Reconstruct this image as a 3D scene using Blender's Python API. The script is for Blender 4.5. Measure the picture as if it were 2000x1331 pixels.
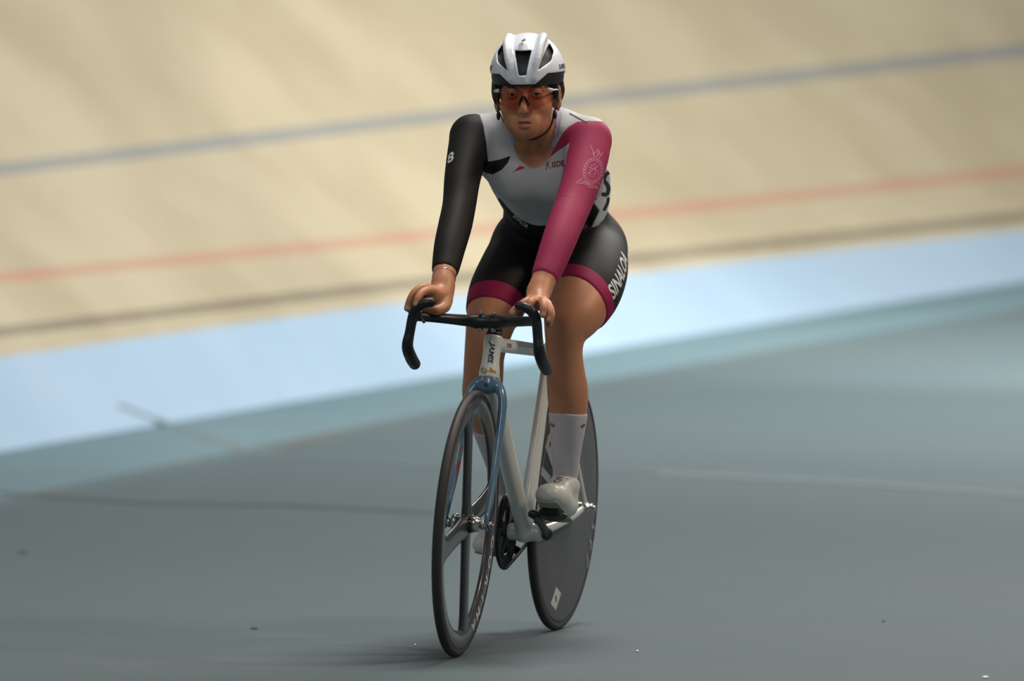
import bpy, bmesh, math
import numpy as np
from mathutils import Vector, Matrix
from mathutils.bvhtree import BVHTree

S = bpy.context.scene
for o in list(bpy.data.objects): bpy.data.objects.remove(o)
COL = S.collection

# ------------------------------------------------------------------ camera
CAMP = np.array([3.54812808, -12.4604706, 1.01081077])
YAW, PIT, ROL, FPX = .267011074, .0168576232, -.0015479963, 10121.27
LEAN, STEER = .0545229235, .0640109020
def rotx(a): c, s = math.cos(a), math.sin(a); return np.array([[1,0,0],[0,c,-s],[0,s,c]])
def roty(a): c, s = math.cos(a), math.sin(a); return np.array([[c,0,s],[0,1,0],[-s,0,c]])
def rotz(a): c, s = math.cos(a), math.sin(a); return np.array([[c,-s,0],[s,c,0],[0,0,1]])
CM = rotz(YAW) @ rotx(-PIT) @ roty(ROL)
cam = bpy.data.cameras.new('camera'); camo = bpy.data.objects.new('camera', cam); COL.objects.link(camo)
m = np.eye(4); m[:3,0] = CM[:,0]; m[:3,1] = CM[:,2]; m[:3,2] = -CM[:,1]; m[:3,3] = CAMP
camo.matrix_world = Matrix(m.tolist())
cam.sensor_width = 36; cam.lens = FPX/2000*36; cam.clip_end = 300
cam.dof.use_dof = True; cam.dof.focus_distance = 13.15; cam.dof.aperture_fstop = 2.8; cam.dof.aperture_blades = 0
S.camera = camo

# ------------------------------------------------------------------ world, lights, exposure
S.view_settings.view_transform = 'Standard'; S.view_settings.look = 'None'
S.view_settings.gamma = 1; S.view_settings.exposure = 0
try: S.view_settings.use_curve_mapping = False
except Exception: pass
w = bpy.data.worlds.new('hall_light'); S.world = w; w.use_nodes = True
w.node_tree.nodes['Background'].inputs[0].default_value = (.80,.90,1,1)
w.node_tree.nodes['Background'].inputs[1].default_value = .13
def area(name, loc, target, size, power, col, sizey=None, beam=180):
    l = bpy.data.lights.new(name, 'AREA'); l.energy = power; l.color = col
    l.shape = 'RECTANGLE'; l.size = size; l.size_y = sizey or size; l.spread = math.radians(beam)
    o = bpy.data.objects.new(name, l); COL.objects.link(o); o.location = loc
    o.rotation_euler = (Vector(target)-Vector(loc)).to_track_quat('-Z','Y').to_euler(); return o
# floodlights over the track and around the rider; infield fills and spots are added
def camspace(lat, d, z):                  # a place in the hall: metres right of the camera's axis, metres ahead, height
    r = np.array([math.cos(YAW), math.sin(YAW)]); f = np.array([-math.sin(YAW), math.cos(YAW)]); p = CAMP[:2]+r*lat+f*d
    return (p[0], p[1], z)
area('floodlight_over_track', camspace(11,30,14), camspace(8,34,1), 10, 2400, (1,.98,.93), 5)
area('added_infield_fill', camspace(4.5,27,8), camspace(4.0,27,0), 5.0, 1500, (1,.98,.95))  # added lamp, brightens the floor beyond the rider
def beam(name, loc, target, power, deg, col):
    l = bpy.data.lights.new(name, 'SPOT'); l.energy = power; l.color = col; l.spot_size = math.radians(deg); l.spot_blend = 1; l.shadow_soft_size = .4
    o = bpy.data.objects.new(name, l); COL.objects.link(o); o.location = loc; o.rotation_euler = (Vector(target)-Vector(loc)).to_track_quat('-Z','Y').to_euler(); return o
beam('added_spot_on_band', camspace(6.0,27,7.5), camspace(3.2,31.5,.5), 3600, 44, (1,.98,.94))  # added beam, makes the band brighter towards the right
beam('added_spot_on_track', camspace(.8,25,8), camspace(.9,33,3.2), 3100, 47, (1,.95,.84))  # added beam, lifts the middle and right of the track
area('floodlight_over_rider', camspace(.9,14.6,7.0), camspace(0,13.3,.8), 1.6, 390, (1,.95,.90))
area('floodlight_left_of_rider', camspace(-6.5,10,6), camspace(0,13,.8), 2.0, 50, (1,.92,.84))
area('added_infield_fill', camspace(-1.5,3,7), camspace(0,13,1.1), 3.0, 190, (1,.96,.92))  # added front fill for the rider, from above the camera side
area('floodlight_right_of_rider', camspace(5.5,12.0,5.0), camspace(0,13,.9), 1.2, 190, (1,.80,.62))

# ------------------------------------------------------------------ helpers
def proj(P):                       # world point -> pixel of the 2000 x 1331 frame
    Y = (np.asarray(P, float)-CAMP) @ CM
    return np.stack([1000+FPX*Y[...,0]/Y[...,1], 665.5-FPX*Y[...,2]/Y[...,1]], -1)
LR = roty(LEAN)                    # leaned bicycle frame -> world
def projb(P): return proj(np.asarray(P, float) @ LR.T)
CB = LR.T @ CAMP
def U(px, py, Y):                  # pixel + distance along the bicycle -> bicycle frame
    d = LR.T @ (CM @ np.array([(px-1000)/FPX, 1, (665.5-py)/FPX]))
    return CB + d*(Y-CB[1])/d[1]
def W(px, py, d):                  # pixel + distance in front of the camera -> world
    return CAMP + CM @ (np.array([(px-1000)/FPX, 1, (665.5-py)/FPX])*d)
AX = np.array([0, math.cos(math.radians(74)), math.sin(math.radians(74))])
FH = np.array([0,0,.335]); AXP = FH + .042*np.array([0, AX[2], -AX[1]])
def axrot(u, a):
    u = u/np.linalg.norm(u); K = np.array([[0,-u[2],u[1]],[u[2],0,-u[0]],[-u[1],u[0],0]])
    return np.eye(3)+math.sin(a)*K+(1-math.cos(a))*K@K
SR = axrot(AX, STEER)
def steer(P): return (np.asarray(P, float)-AXP) @ SR.T + AXP

def mat(name, col, rough=.5, metal=0, noise=0, nscale=20, bump=0, bscale=300, coat=0, sheen=0, sss=0):
    m = bpy.data.materials.new(name); m.use_nodes = True; nt = m.node_tree; b = nt.nodes['Principled BSDF']
    b.inputs['Roughness'].default_value = rough; b.inputs['Metallic'].default_value = metal
    b.inputs['Coat Weight'].default_value = coat; b.inputs['Sheen Weight'].default_value = sheen
    if sss:
        b.inputs['Subsurface Weight'].default_value = sss; b.inputs['Subsurface Radius'].default_value = (.010,.004,.002)
        b.inputs['Subsurface Scale'].default_value = .6
    tc = nt.nodes.new('ShaderNodeTexCoord')
    n = nt.nodes.new('ShaderNodeTexNoise'); n.inputs['Scale'].default_value = nscale; n.inputs['Detail'].default_value = 4
    nt.links.new(tc.outputs['Object'], n.inputs['Vector'])
    r = nt.nodes.new('ShaderNodeMixRGB'); r.blend_type = 'MIX'
    c = np.array(col[:3]); k = noise
    r.inputs[1].default_value = (*np.clip(c*(1-k),0,1),1); r.inputs[2].default_value = (*np.clip(c*(1+k),0,1),1)
    nt.links.new(n.outputs['Fac'], r.inputs[0]); nt.links.new(r.outputs[0], b.inputs['Base Color'])
    if bump:
        n2 = nt.nodes.new('ShaderNodeTexNoise'); n2.inputs['Scale'].default_value = bscale
        nt.links.new(tc.outputs['Object'], n2.inputs['Vector'])
        bp = nt.nodes.new('ShaderNodeBump'); bp.inputs['Strength'].default_value = bump; bp.inputs['Distance'].default_value = .001
        nt.links.new(n2.outputs['Fac'], bp.inputs['Height']); nt.links.new(bp.outputs[0], b.inputs['Normal'])
    m['out'] = r.name
    return m
def mask_mix(m, attr, col, soft=0.0):      # paint a region of the garment given by a signed field on the vertices
    nt = m.node_tree; b = nt.nodes['Principled BSDF']; prev = b.inputs['Base Color'].links[0].from_socket
    a = nt.nodes.new('ShaderNodeAttribute'); a.attribute_name = attr
    mr = nt.nodes.new('ShaderNodeMapRange'); mr.inputs[1].default_value = -max(soft,.3); mr.inputs[2].default_value = max(soft,.3)
    nt.links.new(a.outputs['Fac'], mr.inputs[0])
    x = nt.nodes.new('ShaderNodeMixRGB'); x.inputs[2].default_value = (*col,1)
    nt.links.new(mr.outputs[0], x.inputs[0]); nt.links.new(prev, x.inputs[1]); nt.links.new(x.outputs[0], b.inputs['Base Color'])
def srgb(r, g, b):
    f = lambda v: ((v/255+.055)/1.055)**2.4 if v/255 > .04045 else v/255/12.92
    return (f(r), f(g), f(b))

def mesh_obj(name, V, F, mt, parent=None, smooth=True):
    me = bpy.data.meshes.new(name); V = np.asarray(V, np.float32)
    if isinstance(F, np.ndarray):
        n = F.shape[1]; me.vertices.add(len(V)); me.vertices.foreach_set('co', V.ravel())
        me.loops.add(F.size); me.loops.foreach_set('vertex_index', F.ravel().astype(np.int32))
        me.polygons.add(len(F)); me.polygons.foreach_set('loop_start', np.arange(0, F.size, n, dtype=np.int32))
        me.update(calc_edges=True); me.validate()
    else: me.from_pydata(V.tolist(), [], F); me.update()
    if smooth: me.polygons.foreach_set('use_smooth', [True]*len(me.polygons))
    for q in (mt if isinstance(mt, (list,tuple)) else [mt]): me.materials.append(q)
    o = bpy.data.objects.new(name, me); COL.objects.link(o)
    if parent: o.parent = parent
    return o
def lab(o, label, cat, group=None):
    o['label'] = label; o['category'] = cat
    if group: o['group'] = group
def crspline(P, R, n):
    P = np.array(P, float); R = np.array(R, float); Q = np.column_stack([P, R])
    E = np.vstack([2*Q[0]-Q[1], Q, 2*Q[-1]-Q[-2]]); out = []
    for i in range(1, len(E)-2):
        for j in range(n):
            t = j/n; a, b, c, d = E[i-1], E[i], E[i+1], E[i+2]
            out.append(.5*((2*b)+(c-a)*t+(2*a-5*b+4*c-d)*t*t+(-a+3*b-3*c+d)*t**3))
    out.append(E[-2]); out = np.array(out); return out[:,:3], np.maximum(out[:,3], 5e-4)

# signed distance modelling: primitives are blended and contoured into one closed mesh
def chain(P, R, k=.02, n=6, e=None, s=1, op='add', off=0):
    P, R = crspline(P, R, n) if n > 1 else (np.array(P, float), np.array(R, float))
    return dict(t='chain', P=P, R=R, k=k, e=None if e is None else np.array(e, float)/np.linalg.norm(e), s=s, op=op,
                lo=P.min(0)-R.max()/min(s,1), hi=P.max(0)+R.max()/min(s,1))
def ell(c, r, k=.02, M=None, op='add'):
    c = np.array(c, float); r = np.array(r, float); m = r.max()
    return dict(t='ell', c=c, r=r, k=k, M=M, op=op, lo=c-m, hi=c+m)
def cut(c, n, R, op='sub', k=.002):                 # half ball: removes what lies beyond the plane near c
    c = np.array(c, float); n = np.array(n, float); n /= np.linalg.norm(n)
    return dict(t='half', c=c, n=n, R=R, k=k, op=op, lo=c-R, hi=c+R)
def fn(f, lo, hi, k=.002, op='sub'): return dict(t='fn', f=f, k=k, op=op, lo=np.array(lo, float), hi=np.array(hi, float))
def pdist(q, X):
    if q['t'] == 'chain':
        P, R = q['P'], q['R']; D = None
        for i in range(len(P)-1):
            a = P[i]; ba = P[i+1]-a; L = max(ba@ba, 1e-12)
            ox, oy, oz = X[0]-a[0], X[1]-a[1], X[2]-a[2]
            h = np.clip((ox*ba[0]+oy*ba[1]+oz*ba[2])/L, 0, 1)
            ox = ox-ba[0]*h; oy = oy-ba[1]*h; oz = oz-ba[2]*h
            if q['e'] is not None:
                e = q['e']; g = (ox*e[0]+oy*e[1]+oz*e[2])*(q['s']-1)
                ox = ox+g*e[0]; oy = oy+g*e[1]; oz = oz+g*e[2]
            d = np.sqrt(ox*ox+oy*oy+oz*oz)-(R[i]+(R[i+1]-R[i])*h)
            D = d if D is None else np.minimum(D, d)
        return D
    if q['t'] == 'ell':
        p = [X[i]-q['c'][i] for i in range(3)]
        if q['M'] is not None:
            M = q['M']; p = [p[0]*M[0,i]+p[1]*M[1,i]+p[2]*M[2,i] for i in range(3)]
        r = q['r']; k0 = np.sqrt(sum((p[i]/r[i])**2 for i in range(3))); k1 = np.sqrt(sum((p[i]/r[i]**2)**2 for i in range(3)))
        return k0*(k0-1)/np.maximum(k1, 1e-6)
    if q['t'] == 'half':
        p = [X[i]-q['c'][i] for i in range(3)]; n = q['n']
        return np.maximum(-(p[0]*n[0]+p[1]*n[1]+p[2]*n[2]), np.sqrt(p[0]**2+p[1]**2+p[2]**2)-q['R'])
    return q['f'](X)
def smin(a, b, k):
    h = np.maximum(k-np.abs(a-b), 0)/k; return np.minimum(a, b)-h*h*k*.25
def field(prims, xs, ys, zs, off=0.0):
    D = np.full((len(xs), len(ys), len(zs)), .2, np.float32); ax3 = (xs, ys, zs); done = False
    for q in prims:
        if q['op'] == 'add' or done: pass
        if q['op'] != 'add' and not done: D -= off; done = True
        mg = .035+q['k']
        sl = []
        for i in range(3):
            a = np.searchsorted(ax3[i], q['lo'][i]-mg); b = np.searchsorted(ax3[i], q['hi'][i]+mg); sl.append(slice(a, b))
        if any(s_.stop <= s_.start for s_ in sl): continue
        X = np.meshgrid(*[ax3[i][sl[i]].astype(np.float32) for i in range(3)], indexing='ij', sparse=True)
        d = np.broadcast_to(pdist(q, X), [s_.stop-s_.start for s_ in sl]); sl = tuple(sl)
        if q['op'] == 'add': D[sl] = smin(D[sl], d, q['k'])
        elif q['op'] == 'sub': D[sl] = -smin(-D[sl], d, q['k'])
    if not done: D -= off
    return D
def nets(D, xs, ys, zs):
    sg = D < 0; nx, ny, nz = D.shape
    c = np.zeros((nx-1, ny-1, nz-1), np.uint8)
    for i in (0,1):
        for j in (0,1):
            for k in (0,1): c += sg[i:nx-1+i, j:ny-1+j, k:nz-1+k]
    act = np.flatnonzero((c > 0) & (c < 8)); I, J, K = np.unravel_index(act, c.shape); del c
    cor = {}
    for i in (0,1):
        for j in (0,1):
            for k in (0,1): cor[i,j,k] = D[I+i, J+j, K+k]
    acc = np.zeros((len(I), 3)); cnt = np.zeros(len(I))
    for a, va in cor.items():
        for axis in range(3):
            if a[axis]: continue
            b = list(a); b[axis] = 1; vb = cor[tuple(b)]
            x = (va < 0) != (vb < 0); t = np.where(x, va/np.where(x, va-vb, 1), 0)
            p = np.tile(np.array(a, float), (len(I), 1)); p[:,axis] = t
            acc += p*x[:,None]; cnt += x
    f = acc/cnt[:,None]
    V = np.stack([xs[I]+f[:,0]*(xs[I+1]-xs[I]), ys[J]+f[:,1]*(ys[J+1]-ys[J]), zs[K]+f[:,2]*(zs[K+1]-zs[K])], -1)
    shp = (nx-1, ny-1, nz-1); F = []
    for axis in range(3):
        a = [slice(None)]*3; b = [slice(None)]*3; a[axis] = slice(0,-1); b[axis] = slice(1,None)
        s0 = sg[tuple(a)]; x = s0 != sg[tuple(b)]
        i, j, k = np.nonzero(x); p = [i, j, k]; u, v = [(1,2),(2,0),(0,1)][axis]
        ok = (p[u] > 0) & (p[v] > 0) & (p[u] < D.shape[u]-1) & (p[v] < D.shape[v]-1)
        p = [q[ok] for q in p]; s_ = s0[tuple(p)]
        def cid(du, dv):
            q = [r.copy() for r in p]; q[u] = q[u]-du; q[v] = q[v]-dv
            return np.searchsorted(act, np.ravel_multi_index(q, shp))
        Q = np.stack([cid(1,1), cid(0,1), cid(0,0), cid(1,0)], -1)
        Q[~s_] = Q[~s_][:, ::-1]; F.append(Q)
    return V, np.concatenate(F)
def axis_pts(lo, hi, res, fine=()):
    out = [lo]
    while out[-1] < hi:
        x = out[-1]; r = res
        for a, b, fr in fine:
            if a <= x <= b: r = min(r, fr)
            elif x < a and x+res > a: r = min(r, a-x+1e-6)
        out.append(x+r)
    return np.array(out)
def relax(V, F, it, wgt=None):           # light Laplacian smoothing
    E = np.concatenate([F[:,[0,1]], F[:,[1,2]], F[:,[2,3]], F[:,[3,0]]]); n = len(V)
    cnt = np.bincount(E[:,0], minlength=n)+np.bincount(E[:,1], minlength=n)
    w_ = 1.0 if wgt is None else wgt[:,None]
    for _ in range(it):
        A = np.stack([np.bincount(E[:,0], V[E[:,1],i], n)+np.bincount(E[:,1], V[E[:,0],i], n) for i in range(3)], -1)/np.maximum(cnt, 1)[:,None]
        V = V+(A-V)*w_*.6
    return V
def sdf_obj(name, prims, res, mt, parent, off=0.0, fine=((),(),()), smooth=0, wf=None):
    add = [q for q in prims if q['op'] == 'add']; pad = .012+off
    lo = np.min([q['lo'] for q in add], 0)-pad; hi = np.max([q['hi'] for q in add], 0)+pad
    xs, ys, zs = [axis_pts(lo[i], hi[i], res, fine[i]) for i in range(3)]
    D = field(prims, xs, ys, zs, off); V, F = nets(D, xs, ys, zs)
    if smooth: V = relax(V, F, smooth, wf(V) if wf else None)
    return mesh_obj(name, V, F, mt, parent)

# swept and turned shapes
def frame_at(P):
    T = np.gradient(P, axis=0); T /= np.linalg.norm(T, axis=1)[:,None]; return T
def sweep(P, A, B, up, seg=20, cap=True, closed=False):   # elliptical sections: A along 'up' side, B across
    P = np.array(P, float); n = len(P); T = frame_at(P)
    if closed: T = np.roll(P,-1,0)-np.roll(P,1,0); T /= np.linalg.norm(T, axis=1)[:,None]
    A = np.broadcast_to(A, n); B = np.broadcast_to(B, n); V = []; F = []
    up = np.broadcast_to(np.array(up, float), (n,3))
    for i in range(n):
        s = np.cross(T[i], up[i]); s /= np.linalg.norm(s); u = np.cross(s, T[i])
        a = np.linspace(0, 2*np.pi, seg, endpoint=False)
        V.append(P[i]+np.outer(np.cos(a)*A[i], u)+np.outer(np.sin(a)*B[i], s))
    V = np.concatenate(V)
    for i in range(n if closed else n-1):
        for j in range(seg):
            k = (j+1) % seg; i2 = (i+1) % n; F.append((i*seg+j, i*seg+k, i2*seg+k, i2*seg+j))
    if cap and not closed: F += [tuple(range(seg))[::-1], tuple((n-1)*seg+j for j in range(seg))]
    return V, [tuple(f) for f in F]
def tube(P, r, n=1, seg=14):
    P = np.array(P, float)
    if n > 1: P, R = crspline(P, np.broadcast_to(r, len(P)), n)
    else: R = np.broadcast_to(r, len(P))
    d = P[-1]-P[0]; up = np.array([0,0,1.]) if abs(d[2]) < .8*np.linalg.norm(d) else np.array([0,1.,0])
    return sweep(P, R, R, up, seg)
def merge(*parts):
    V = []; F = []; o = 0
    for v, f in parts:
        V.append(np.asarray(v, float)); F += [tuple(i+o for i in q) for q in f]; o += len(v)
    return np.concatenate(V), F
def lathe_x(prof, n=144, c=(0,0,0)):        # profile of (x, radius) turned round the wheel axle
    prof = np.array(prof, float); k = len(prof); V = []; F = []
    for i in range(n):
        a = 2*np.pi*i/n
        V.append(np.stack([prof[:,0], prof[:,1]*math.cos(a), prof[:,1]*math.sin(a)], -1)+np.array(c))
    for i in range(n):
        for j in range(k):
            j2 = (j+1) % k; i2 = (i+1) % n; F.append((i*k+j, i*k+j2, i2*k+j2, i2*k+j))
    return np.concatenate(V), F
def cyl(a, b, r, seg=24, r2=None):
    a = np.array(a, float); b = np.array(b, float); r2 = r if r2 is None else r2
    return tube_raw(np.array([a, a+(b-a)*1e-3, b-(b-a)*1e-3, b]), [r*.9, r, r2, r2*.9], seg)
def tube_raw(P, R, seg):
    d = P[-1]-P[0]; up = np.array([0,0,1.]) if abs(d[2]) < .8*np.linalg.norm(d) else np.array([0,1.,0])
    return sweep(P, np.array(R), np.array(R), up, seg)
def box(c, h, M=None):
    V = np.array([(x,y,z) for x in (-1,1) for y in (-1,1) for z in (-1,1)], float)*np.array(h)
    if M is not None: V = V @ np.array(M).T
    return V+np.array(c), [(0,1,3,2),(4,6,7,5),(0,4,5,1),(2,3,7,6),(0,2,6,4),(1,5,7,3)]
def bvh_of(*objs):
    V = []; F = []; o = 0
    for ob in objs:
        me = ob.data; co = np.empty(len(me.vertices)*3); me.vertices.foreach_get('co', co); co = co.reshape(-1,3)
        V += co.tolist(); F += [tuple(i+o for i in p.vertices) for p in me.polygons]; o += len(co)
    return BVHTree.FromPolygons(V, F)
def wrap(V, F, bvh, origin, u, v, n, off=.0008, reach=.25):       # lay flat artwork (x, y) on a surface
    u = np.array(u, float); v = np.array(v, float); n = np.array(n, float); out = []; ok = []
    for x, y in V:
        p = origin+u*x+v*y+n*reach
        h = bvh.ray_cast(Vector(p), Vector(-n), reach*2)
        if h[0] is None: out.append(p); ok.append(False)
        else:
            nn = h[1] if h[1].dot(Vector(n)) > 0 else -h[1]
            out.append(np.array(h[0]+nn*off)); ok.append(True)
    return np.array(out), [f for f in F if all(ok[i] for i in f)]
def art_text(text, size=1.0, bold=.0, shear=0, sx=1.0):
    c = bpy.data.curves.new('t', 'FONT'); c.body = text; c.size = size; c.offset = bold; c.shear = shear; c.align_x = 'CENTER'; c.align_y = 'CENTER'
    c.resolution_u = 4
    o = bpy.data.objects.new('t', c); COL.objects.link(o); dg = bpy.context.evaluated_depsgraph_get(); dg.update()
    me = bpy.data.meshes.new_from_object(o.evaluated_get(dg)); bm = bmesh.new(); bm.from_mesh(me)
    bmesh.ops.triangulate(bm, faces=bm.faces)
    for _ in range(2):
        L = [e for e in bm.edges if e.calc_length() > size*.12]
        if L: bmesh.ops.subdivide_edges(bm, edges=L, cuts=1); bmesh.ops.triangulate(bm, faces=bm.faces)
    V = [(p.co.x*sx, p.co.y) for p in bm.verts]; bm.verts.index_update(); F = [tuple(q.index for q in f.verts) for f in bm.faces]
    bm.free(); bpy.data.objects.remove(o); bpy.data.curves.remove(c); bpy.data.meshes.remove(me)
    return V, F
def art_line(pts, w, closed=False):
    P = np.array(pts, float)
    if closed: P = np.vstack([P, P[:1]])
    V = []; F = []
    Q = [P[0]]
    for a, b in zip(P[:-1], P[1:]):
        k = max(1, int(np.linalg.norm(b-a)/(w*4))); Q += [a+(b-a)*i/k for i in range(1, k+1)]
    P = np.array(Q); T = np.gradient(P, axis=0); T /= np.maximum(np.linalg.norm(T, axis=1), 1e-9)[:,None]; N = np.stack([-T[:,1], T[:,0]], -1)*w/2
    for i in range(len(P)): V += [tuple(P[i]+N[i]), tuple(P[i]-N[i])]
    F = [(2*i, 2*i+1, 2*i+3, 2*i+2) for i in range(len(P)-1)]
    return V, F
def art_poly(pts, step):
    bm = bmesh.new(); vs = [bm.verts.new((x,y,0)) for x, y in pts]; bm.faces.new(vs); bmesh.ops.triangulate(bm, faces=bm.faces)
    for _ in range(5):
        L = [e for e in bm.edges if e.calc_length() > step]
        if not L: break
        bmesh.ops.subdivide_edges(bm, edges=L, cuts=1); bmesh.ops.triangulate(bm, faces=bm.faces)
    bm.verts.index_update(); V = [(v.co.x, v.co.y) for v in bm.verts]; F = [tuple(q.index for q in f.verts) for f in bm.faces]; bm.free(); return V, F
def art_merge(L):
    V = []; F = []; o = 0
    for v, f in L: V += list(v); F += [tuple(i+o for i in q) for q in f]; o += len(v)
    return V, F
def decal(name, art, bvh, origin, u, v, n, mt, parent, off=.0008, reach=.25):
    V, F = wrap(art[0], art[1], bvh, np.array(origin, float), u, v, np.array(n, float)/np.linalg.norm(n), off, reach)
    if not F: print('EMPTY decal', name); return None
    V, F = prune(V, F)
    return mesh_obj(name, V, F, mt, parent)
def prune(V, F):
    used = sorted({i for f in F for i in f}); mp = {a: i for i, a in enumerate(used)}
    return np.asarray(V)[used], [tuple(mp[i] for i in f) for f in F]
def screen_axes(px, py, Y):               # metres across and up at a point, and the direction towards the viewer
    o = U(px,py,Y); u = (U(px+1,py,Y)-o); d = (CB-o); d /= np.linalg.norm(d)
    u = u-d*(u@d); u /= np.linalg.norm(u); return o, u, np.cross(d, u), d
SC = 765.0
#@@SETTING
# ------------------------------------------------------------------ velodrome: floor, apron, banked track
cols = np.linspace(-300, 2300, 53); EXT = (2, 6, 14, 30, 60, 100)
def rail(xs_, ys_):
    return lambda x: np.interp(x, xs_, ys_) if xs_[0] <= x <= xs_[-1] else (ys_[0]+(x-xs_[0])*(ys_[1]-ys_[0])/(xs_[1]-xs_[0]) if x < xs_[0] else ys_[-1]+(x-xs_[-1])*(ys_[-1]-ys_[-2])/(xs_[-1]-xs_[-2])*.9)
def rail(xs_, ys_):
    c = np.polyfit(xs_, ys_, 2); lo, hi = -100, 2100
    def f(x):
        y = np.polyval(c, np.clip(x, lo, hi)); d = np.polyval(np.polyder(c), np.clip(x, lo, hi)); return y+(x-np.clip(x, lo, hi))*d
    return f
rS = rail([0,240,480,850,1150,1500,2000],[991,943,895,816,755,683,612])
rA = rail([0,450,900,1150,1500,2000],[885,800,732,692,629,550])
rB = rail([0,450,800,1240,1500,2000],[697,635,597,532,499,453])
rK = rail([0,450,800,1240,1550,2000],[644,601,563,498,465,428])
rR = rail([0,450,850,1240,1550,2000],[538,505,462,413,376,338])
rU = rail([0,450,850,1150,1550,2000],[325,289,228,190,142,103])
dA = lambda x: min(44, max(15, 26+6*x/1000))
def dS(x):
    y = rS(x); d = FPX*CAMP[2]/max(y-495, 1)
    return min(d, dA(x)-3)
def slope(x): return math.asin(min(.75, dA(x)/70))
def bank(x, w_, ref): return dA(x)+.85+w_*math.cos(slope(x))
def extend(row):             # carry every line straight on beyond the visible part
    a, b = np.mean(np.diff(row[:4], axis=0), 0), np.mean(np.diff(row[-4:], axis=0), 0)
    return [row[0]-a*k for k in EXT[::-1]]+list(row)+[row[-1]+b*k for k in EXT]
def strip_grid(rows, n=None): # rows: list of lists of world points
    rows = [extend(r) for r in rows]
    k = len(rows[0]); V = np.concatenate([np.array(r) for r in rows]); F = []
    for i in range(len(rows)-1):
        for j in range(k-1): F.append((i*k+j, i*k+j+1, (i+1)*k+j+1, (i+1)*k+j))
    return V, F
def ground_pt(px, d):       # flat floor point in the column px at distance d
    c = W(px, 900, d); return np.array([c[0], c[1], 0.])
RT, FW = CM[:,0].copy(), CM[:,1].copy(); RT[2] = 0; FW[2] = 0; RT /= np.linalg.norm(RT); FW /= np.linalg.norm(FW)
def near_pt(x, d): p = CAMP+RT*(x-1000)/FPX*22+FW*d; return np.array([p[0], p[1], 0.])
rows = [[near_pt(x, d) for x in cols] for d in (-12,-4,4)]
for t in np.linspace(0,1,25)[1:]:
    r = []
    for x in cols:
        s = W(x, rS(x), dS(x)); z = max(s[2], 0.0); a_ = near_pt(x, 4); p = a_+(s-a_)*t; r.append(np.array([p[0], p[1], z*max(0,(t-.52)/.48)**1.8]))
    rows.append(r)
def ground_mat(name, c1, c2, sx=.25, rough=.85, c3=None):
    m = bpy.data.materials.new(name); m.use_nodes = True; nt = m.node_tree; b = nt.nodes['Principled BSDF']
    b.inputs['Roughness'].default_value = rough; b.inputs['Specular IOR Level'].default_value = .25
    tc = nt.nodes.new('ShaderNodeTexCoord'); mp = nt.nodes.new('ShaderNodeMapping'); mp.inputs['Scale'].default_value = (sx, 1, 1)
    mp.inputs['Rotation'].default_value = (0,0,-YAW)
    nt.links.new(tc.outputs['Object'], mp.inputs[0])
    n1 = nt.nodes.new('ShaderNodeTexNoise'); n1.inputs['Scale'].default_value = 1.1; n1.inputs['Detail'].default_value = 3
    n2 = nt.nodes.new('ShaderNodeTexNoise'); n2.inputs['Scale'].default_value = 60; n2.inputs['Detail'].default_value = 6
    nt.links.new(mp.outputs[0], n1.inputs['Vector']); nt.links.new(mp.outputs[0], n2.inputs['Vector'])
    cr = nt.nodes.new('ShaderNodeValToRGB'); cr.color_ramp.elements[0].position = .35; cr.color_ramp.elements[1].position = .65
    cr.color_ramp.elements[0].color = (*c1,1); cr.color_ramp.elements[1].color = (*c2,1)
    nt.links.new(n1.outputs['Fac'], cr.inputs[0])
    mx = nt.nodes.new('ShaderNodeMixRGB'); mx.blend_type = 'OVERLAY'; mx.inputs[0].default_value = .12
    nt.links.new(cr.outputs[0], mx.inputs[1]); nt.links.new(n2.outputs['Color'], mx.inputs[2])
    nt.links.new(mx.outputs[0], b.inputs['Base Color']); return m
M_floor = ground_mat('teal_grey_floor', srgb(79,94,98), srgb(83,95,98), .3)
M_apron = ground_mat('teal_apron', srgb(94,118,126), srgb(100,123,130), .3)
M_band = ground_mat('light_blue_band', srgb(139,160,179), srgb(145,165,183), .2)
M_track = ground_mat('tan_track', srgb(153,143,119), srgb(165,155,132), .25)
M_k = ground_mat('faded_black_line', srgb(112,105,90), srgb(126,118,101))
M_r = ground_mat('faded_red_line', srgb(160,124,104), srgb(162,136,114))
M_u = ground_mat('faded_blue_line', srgb(124,124,122), srgb(132,132,126))
M_seam = ground_mat('dark_seam', srgb(80,102,110), srgb(94,97,94))
def structure(o, label):
    o['kind'] = 'structure'; o['label'] = label; return o
V, F = strip_grid(rows); floor = structure(mesh_obj('floor', V, F, M_floor), 'grey teal concrete floor of the velodrome infield'); FLOOR_ROWS = rows
rs = [rows[-1]]
def lerp_rows(a, b, n): return [[p+(q-p)*t for p, q in zip(a, b)] for t in np.linspace(0,1,n+1)[1:]]
rowS = rows[-1]; rowA = [W(x, rA(x), dA(x)) for x in cols]
rowS2 = [p+(q-p)*.13 for p, q in zip(rowS, rowA)]
V, F = strip_grid([rowS, rowS2]+lerp_rows(rowS2, rowA, 6)); o = mesh_obj('apron', V, F, [M_seam, M_apron]); structure(o, 'teal apron strip between the floor and the light blue band')
for p in o.data.polygons: p.material_index = 0 if p.index < len(cols)+2*len(EXT)-1 else 1
rowB = [W(x, rB(x), dA(x)+.85+0*x) for x in cols]
V, F = strip_grid([rowA]+lerp_rows(rowA, rowB, 6)); structure(mesh_obj('light_blue_band', V, F, M_band), 'light blue painted band below the banked track')
def trow(f, dy, w_): return [W(x, f(x)+dy, dA(x)+.85+w_*math.cos(slope(x))) for x in cols]
tr = [rowB, trow(rK,10,.15), trow(rK,-10,.25)]
mi = [0,1]
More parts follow.
